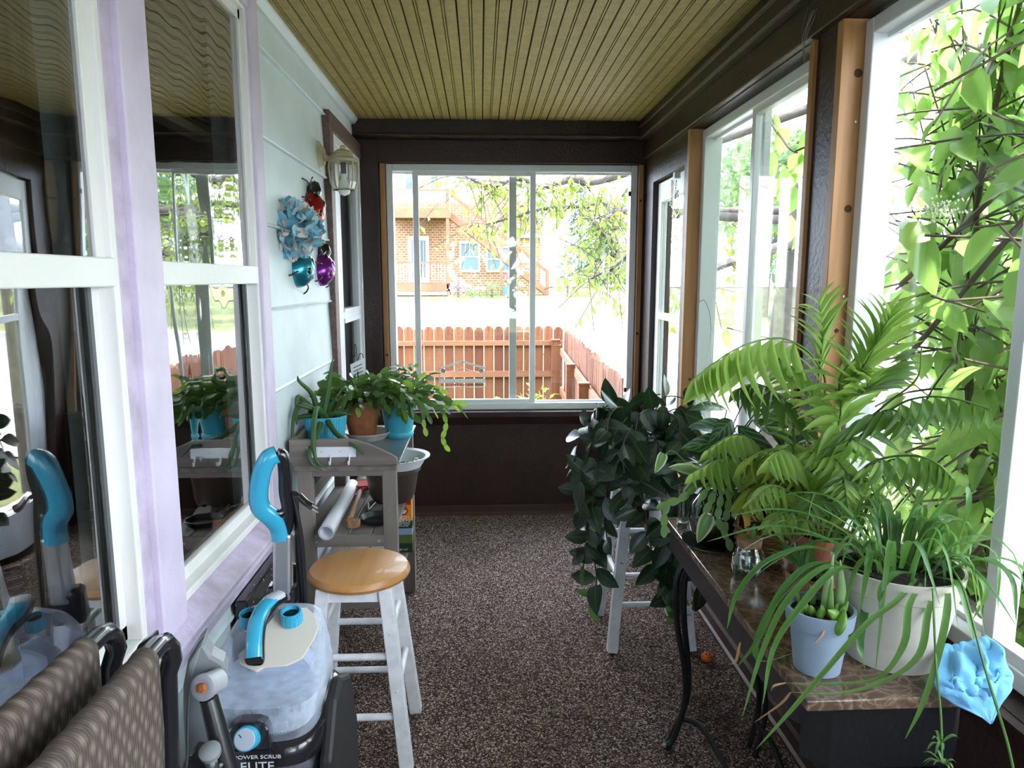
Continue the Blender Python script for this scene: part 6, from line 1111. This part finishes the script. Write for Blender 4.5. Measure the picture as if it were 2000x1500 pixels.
# ---- palms
mPl = leafmat('palm_leaflet', (.26, .45, .085), (.38, .56, .13), .4, .5, tcol=(.68, .90, .28)); mPd = leafmat('dark_palm_leaflet', (.06, .15, .03), (.12, .24, .04), .4, .3, tcol=(.25, .42, .06)); mPy = leafmat('yellow_palm_leaflet', (.35, .46, .06), (.45, .55, .10), .4, .45)
lfm = {k: leafmesh('leaflet', m_, Wd=.25, n=6, droop=.35, fold=.22, shape='lance') for k, m_ in (('l', mPl), ('d', mPd), ('y', mPy))}
lfw = {k: leafmesh('leaflet', m_, Wd=.30, n=6, droop=.30, fold=.20, shape='lance') for k, m_ in (('l', mPl), ('d', mPd), ('y', mPy))}
mRach = mat('palm_stem', (.09, .17, .04), .45)
def frond(par, pts_, n, L_, kind='l', hang=.9, start=.35, wide=False, ang=.9, raw=False, up=(0, 0, 1), one=0, name='frond'):
    P_ = pts_ if raw else [atc(*q) for q in pts_]; p_ = spline(P_, 10); N = len(p_); o = M().tube(p_, [.0032*(1-.7*i/N)+.0006 for i in range(N)], 6).build(name, mRach, par, smooth=60)
    mesh_ = (lfw if wide else lfm)[kind]
    for i in range(n):
        f = start+(1-start)*(i+.5)/n; k = min(int(f*(N-1)), N-2); c = p_[k].lerp(p_[k+1], f*(N-1)-k); T = (p_[k+1]-p_[k]).normalized(); sd_ = T.cross(V(up))
        if sd_.length < .2: sd_ = T.cross(V((0, 1, .2)))
        sd_.normalize(); s = L_*(.55+.45*sin(pi*min(1, (i+1)/n*.9+.1)))
        for sg in ((-1, 1) if not one else (one,)):
            dd = sd_*sg*sin(ang)+T*cos(ang)+V((0, 0, -hang))+V((rnd.gauss(0, .07), rnd.gauss(0, .07), rnd.gauss(0, .07))); tip = c+dd.normalized()*s
            if tip.x > 1.0 and dd.x > 0: dd.x = -.1*dd.x
            piece('leaflet', mesh_, o, frame(c, dd, (sd_*(-sg)*.6+V((0, -.25, .7))), s*rnd.uniform(.9, 1.08)))
    return o
pc_ = V((.855, 1.97, TZ)); p1 = pot([(0, .001), (.06, .001), (.078, .12), (.082, .12), (.082, .135), (.075, .135), (0, .12)], tuple(pc_), mGBl, 'parlour_palm', 'tall arching bright green parlour palm in a black pot at the middle of the table', 'potted plant', soil=(.074, .125))
B = (pc_.x, pc_.y, TZ+.12); b_ = V(B)
def H_(pts_, **k): return [b_+V((rnd.uniform(-.03, .03), rnd.uniform(-.03, .03), 0))]+[atc(*q) for q in pts_]
frond(p1, H_([(1608, 780, 1.95), (1590, 700, 1.9), (1530, 662, 1.85), (1460, 672, 1.8), (1400, 705, 1.78), (1352, 742, 1.76)]), 11, .165, 'l', hang=2.2, start=.42, wide=True, raw=True)
frond(p1, H_([(1625, 830, 1.9), (1660, 760, 1.75), (1700, 690, 1.68), (1738, 615, 1.62)]), 15, .15, 'l', hang=-.35, start=.35, ang=.45, raw=True, up=(0, -1, .4))
frond(p1, H_([(1600, 860, 1.9), (1640, 800, 1.8), (1680, 770, 1.7), (1700, 740, 1.65)]), 12, .13, 'l', hang=-.1, start=.3, ang=.6, raw=True, up=(0, -1, .5))
frond(p1, H_([(1600, 820, 1.98), (1598, 740, 1.98), (1605, 660, 1.95), (1600, 590, 1.9)]), 9, .14, 'l', hang=-.1, start=.45, ang=.45, raw=True, up=(0, -1, .1))
frond(p1, H_([(1650, 860, 1.75), (1730, 790, 1.55), (1790, 740, 1.45), (1800, 680, 1.42)]), 8, .10, 'd', hang=.0, start=.62, ang=1.3, raw=True, one=-1, up=(0, -1, 0))
frond(p1, H_([(1660, 870, 1.7), (1740, 800, 1.5), (1800, 776, 1.42), (1870, 780, 1.35), (1935, 800, 1.3)]), 8, .095, 'd', hang=1.9, start=.42, wide=True, raw=True)
frond(p1, H_([(1650, 940, 1.7), (1710, 900, 1.5), (1780, 890, 1.4), (1830, 905, 1.35), (1862, 935, 1.33)]), 8, .10, 'd', hang=1.9, start=.4, wide=True, raw=True)
frond(p1, H_([(1570, 850, 1.9), (1530, 780, 1.85), (1480, 750, 1.85), (1440, 760, 1.85)]), 10, .12, 'd', hang=.8, start=.3, raw=True)
frond(p1, H_([(1630, 900, 1.75), (1680, 830, 1.6), (1740, 800, 1.5), (1775, 830, 1.45)]), 10, .10, 'd', hang=.6, start=.3, raw=True)
frond(p1, H_([(1590, 870, 1.9), (1580, 790, 1.88), (1560, 730, 1.86), (1520, 700, 1.85)]), 12, .12, 'l', hang=.6, start=.3, raw=True)
frond(p1, H_([(1610, 860, 1.85), (1640, 820, 1.75), (1640, 740, 1.72), (1670, 700, 1.7)]), 12, .13, 'l', hang=.2, start=.3, raw=True, up=(0, -1, .3))
p2 = pot([(0, .001), (.05, .001), (.062, .09), (.066, .09), (.066, .105), (.06, .105), (0, .09)], (.80, 2.12, TZ), mTerra, 'yellowing_palm', 'smaller yellowing palm in a clay pot left of the tall parlour palm', 'potted plant', soil=(.058, .095))
b_ = V((.80, 2.12, TZ+.1))
frond(p2, H_([(1560, 930, 1.95), (1530, 885, 1.85), (1490, 882, 1.8), (1445, 905, 1.78)]), 7, .115, 'y', hang=2.2, start=.4, wide=True, raw=True)
frond(p2, H_([(1500, 920, 2.0), (1470, 860, 1.95), (1430, 850, 1.9), (1380, 880, 1.88)]), 10, .11, 'l', hang=1.1, start=.3, raw=True)
frond(p2, H_([(1560, 940, 1.9), (1570, 890, 1.8), (1620, 890, 1.7), (1660, 930, 1.62), (1705, 985, 1.58)]), 14, .075, 'l', hang=.3, start=.35, raw=True)
frond(p2, H_([(1520, 950, 1.95), (1500, 910, 1.85), (1530, 900, 1.75), (1560, 960, 1.7)]), 10, .09, 'y', hang=.9, start=.3, raw=True)
frond(p2, H_([(1540, 930, 1.9), (1550, 850, 1.85), (1545, 800, 1.83)]), 9, .09, 'l', hang=.1, start=.3, raw=True)
for hp_, n_k, kk, hg in (([(1480, 930, 1.95), (1450, 900, 1.9), (1400, 900, 1.85), (1350, 925, 1.82)], 9, 'l', 1.4), ([(1560, 900, 1.9), (1600, 860, 1.8), (1650, 850, 1.7), (1700, 880, 1.62)], 9, 'l', 1.2), ([(1570, 960, 1.85), (1600, 920, 1.75), (1650, 920, 1.65), (1690, 960, 1.58)], 9, 'l', 1.0),
   ([(1540, 960, 1.9), (1510, 940, 1.82), (1470, 955, 1.76), (1450, 990, 1.74)], 8, 'y', 1.2), ([(1580, 950, 1.85), (1560, 900, 1.78), (1530, 880, 1.7), (1500, 900, 1.66)], 9, 'l', 1.3), ([(1600, 940, 1.8), (1640, 960, 1.7), (1660, 1000, 1.62)], 8, 'l', .8), ([(1560, 980, 1.85), (1540, 990, 1.78), (1510, 1030, 1.72)], 7, 'l', .8)):
    frond(p2, H_(hp_), n_k, .095, kk, hang=hg, start=.35, wide=True, raw=True)
b_ = V((.872, 1.70, TZ+.11))
for k in range(17):
    a = rnd.uniform(0, 2*pi); L_ = rnd.uniform(.10, .24); up = rnd.uniform(.10, .26); d_ = V((cos(a), sin(a), 0)); c = b_+d_*.02; e = [c, c+d_*L_*.3+V((0, 0, up*.7)), c+d_*L_*.7+V((0, 0, up)), c+d_*L_+V((0, 0, up*.75))]
    e = [V((min(q.x, .98), q.y, q.z)) for q in e]; frond(fp1, e, 9, .06, 'l' if k % 3 else 'd', hang=.5, start=.25, raw=True)
for k in range(12):
    a = rnd.uniform(0, 2*pi); L_ = rnd.uniform(.08, .2); up = rnd.uniform(.06, .2); c = pc_+V((0, 0, .125)); d_ = V((cos(a), sin(a), 0)); e = [c, c+d_*L_*.3+V((0, 0, up*.7)), c+d_*L_*.7+V((0, 0, up)), c+d_*L_+V((0, 0, up*.7))]
    e = [V((min(q.x, .98), q.y, q.z)) for q in e]; frond(p1, e, 9, .08, 'd' if k % 2 else 'l', hang=.5, start=.25, raw=True)
dm = M(); mBud = mat('dried_blossom', (.62, .45, .33), .8)
dry = [at(px, py, 1.85) for px, py in ((1548, 835), (1560, 800), (1575, 845), (1590, 830), (1600, 855), (1618, 850), (1630, 868), (1585, 870), (1640, 850), (1570, 815), (1655, 860), (1604, 878), (1540, 820))]
for q in dry:
    M().tube(spline([V((.87, 1.93, .9)), (V((.87, 1.93, .95))+q)/2+V((0, 0, .03)), q], 5), .0012, 4).build('flower_stalk', mRach, p1)
    for _ in range(7): u = V((rnd.gauss(0, .014), rnd.gauss(0, .014), rnd.gauss(0, .012))); dm.tube([q, q+u], .001, 3); dm.lathe([(0, -.004), (.0035, 0), (0, .005)], q+u, 5)
dm.build('dried_blossoms', mBud, p1, kind='stuff')
# ---- calathea
mCal = leafmat('patterned_calathea_leaf', (.012, .035, .014), (.02, .055, .018), .35, .2, stripe=((.075, .20, .055), 34), midrib=(.08, .2, .06)); cl_ = leafmesh('leaf', mCal, Wd=.42, n=9, droop=.3, fold=.12, shape='oval')
cp = pot([(0, .001), (.055, .001), (.07, .10), (.075, .10), (.075, .115), (.068, .115), (0, .10)], (.72, 2.135, TZ), mat('charcoal_pot', (.03, .03, .032), .45), 'calathea', 'dark striped calathea in a charcoal pot at the far end of the table', 'potted plant', soil=(.066, .105))
c0_ = V((.72, 2.135, TZ+.1))
for b, t_, s, up in (((1440, 845, 2.1), (1330, 800, 2.0), .17, (0, -.8, 1)), ((1430, 860, 2.0), (1330, 870, 1.95), .15, (0, -1, .5)), ((1440, 830, 2.0), (1510, 900, 1.9), .17, (-.2, -1, .6)), ((1470, 820, 2.05), (1560, 850, 1.9), .15, (0, -1, .8)), ((1440, 860, 2.0), (1380, 920, 1.9), .13, (0, -1, .3)), ((1420, 800, 2.15), (1350, 780, 2.1), .13, (0, -.5, 1)),
                     ((1480, 850, 1.98), (1520, 930, 1.92), .13, (0, -1, .4)), ((1450, 790, 2.15), (1520, 770, 2.1), .14, (0, -1, .9)), ((1460, 870, 2.0), (1450, 950, 1.95), .12, (0, -1, .3)), ((1430, 820, 2.05), (1390, 860, 1.9), .14, (0, -1, .6)), ((1480, 800, 2.1), (1550, 810, 2.0), .15, (0, -1, 1)), ((1500, 830, 2.0), (1590, 900, 1.9), .14, (0, -1, .5))):
    p, q = atc(*b), atc(*t_); M().tube(spline([c0_, (c0_+p)/2+V((0, 0, .03)), p], 5), .0022, 5).build('leaf_stalk', mVine, cp); piece('leaf', cl_, cp, frame(p, q-p, up, s))
# ---- loose bits
o = M().lathe([(.0, .0), (.012, .001), (.0205, .008), (.0225, .018), (.019, .029), (.012, .035), (0, .037)], (.898, 2.626, 0), 26).build('toy_ball', mat('orange_plastic', (.90, .17, .015), .4), None, smooth=80); tag(o, 'small orange holed plastic ball on the carpet under the window', 'ball'); W[o.name] = V((0, 0, 0))
for a, el in ((0, 90), (20, 55), (95, 55), (165, 50), (240, 55), (310, 52), (200, 20), (255, 18), (300, 22)):
    d_ = V((cos(R(a))*cos(R(el)), sin(R(a))*cos(R(el)), sin(R(el)))); M().lathe([(.0, .0008), (.0032, .0006)], V((.898, 2.626, .018))+d_*.0208, 10, d_).build('hole', mBlack, o)
cb = M(); r_ = random.Random(2)
def ax_(px, py, x): d = at(px, py, 1)-V((0, 0, H)); return V((0, 0, H))+d*(x/d.x)
for k in range(7):
    a = ax_(1592+r_.uniform(-10, 10), 10+r_.uniform(-4, 4), 1.0); b = ax_(1570+r_.uniform(-5, 5), 118+r_.uniform(-10, 6), .99); cb.tube(spline([a+V((.01, 0, 0)), a, (a+b)/2+V((-.01+r_.gauss(0, .004), 0, 0)), b], 4), .0007, 3)
cb = cb.build('cobweb', mat('grey_cobweb', (.35, .33, .32), .9), None, kind='stuff'); cb['label'] = 'dusty grey strand of cobweb hanging from the header by the brown post'; cb['category'] = 'cobweb'
o = M().tube(spline([at(1366, 590, 3.0), at(1376, 587, 2.98), at(1386, 612, 2.97), at(1388, 650, 2.95), at(1380, 700, 2.9), at(1360, 775, 2.85)], 6), .0012, 5).build('thin_wire', mBlack, None); tag(o, 'thin dark wire curving up in front of the far right window', 'wire')
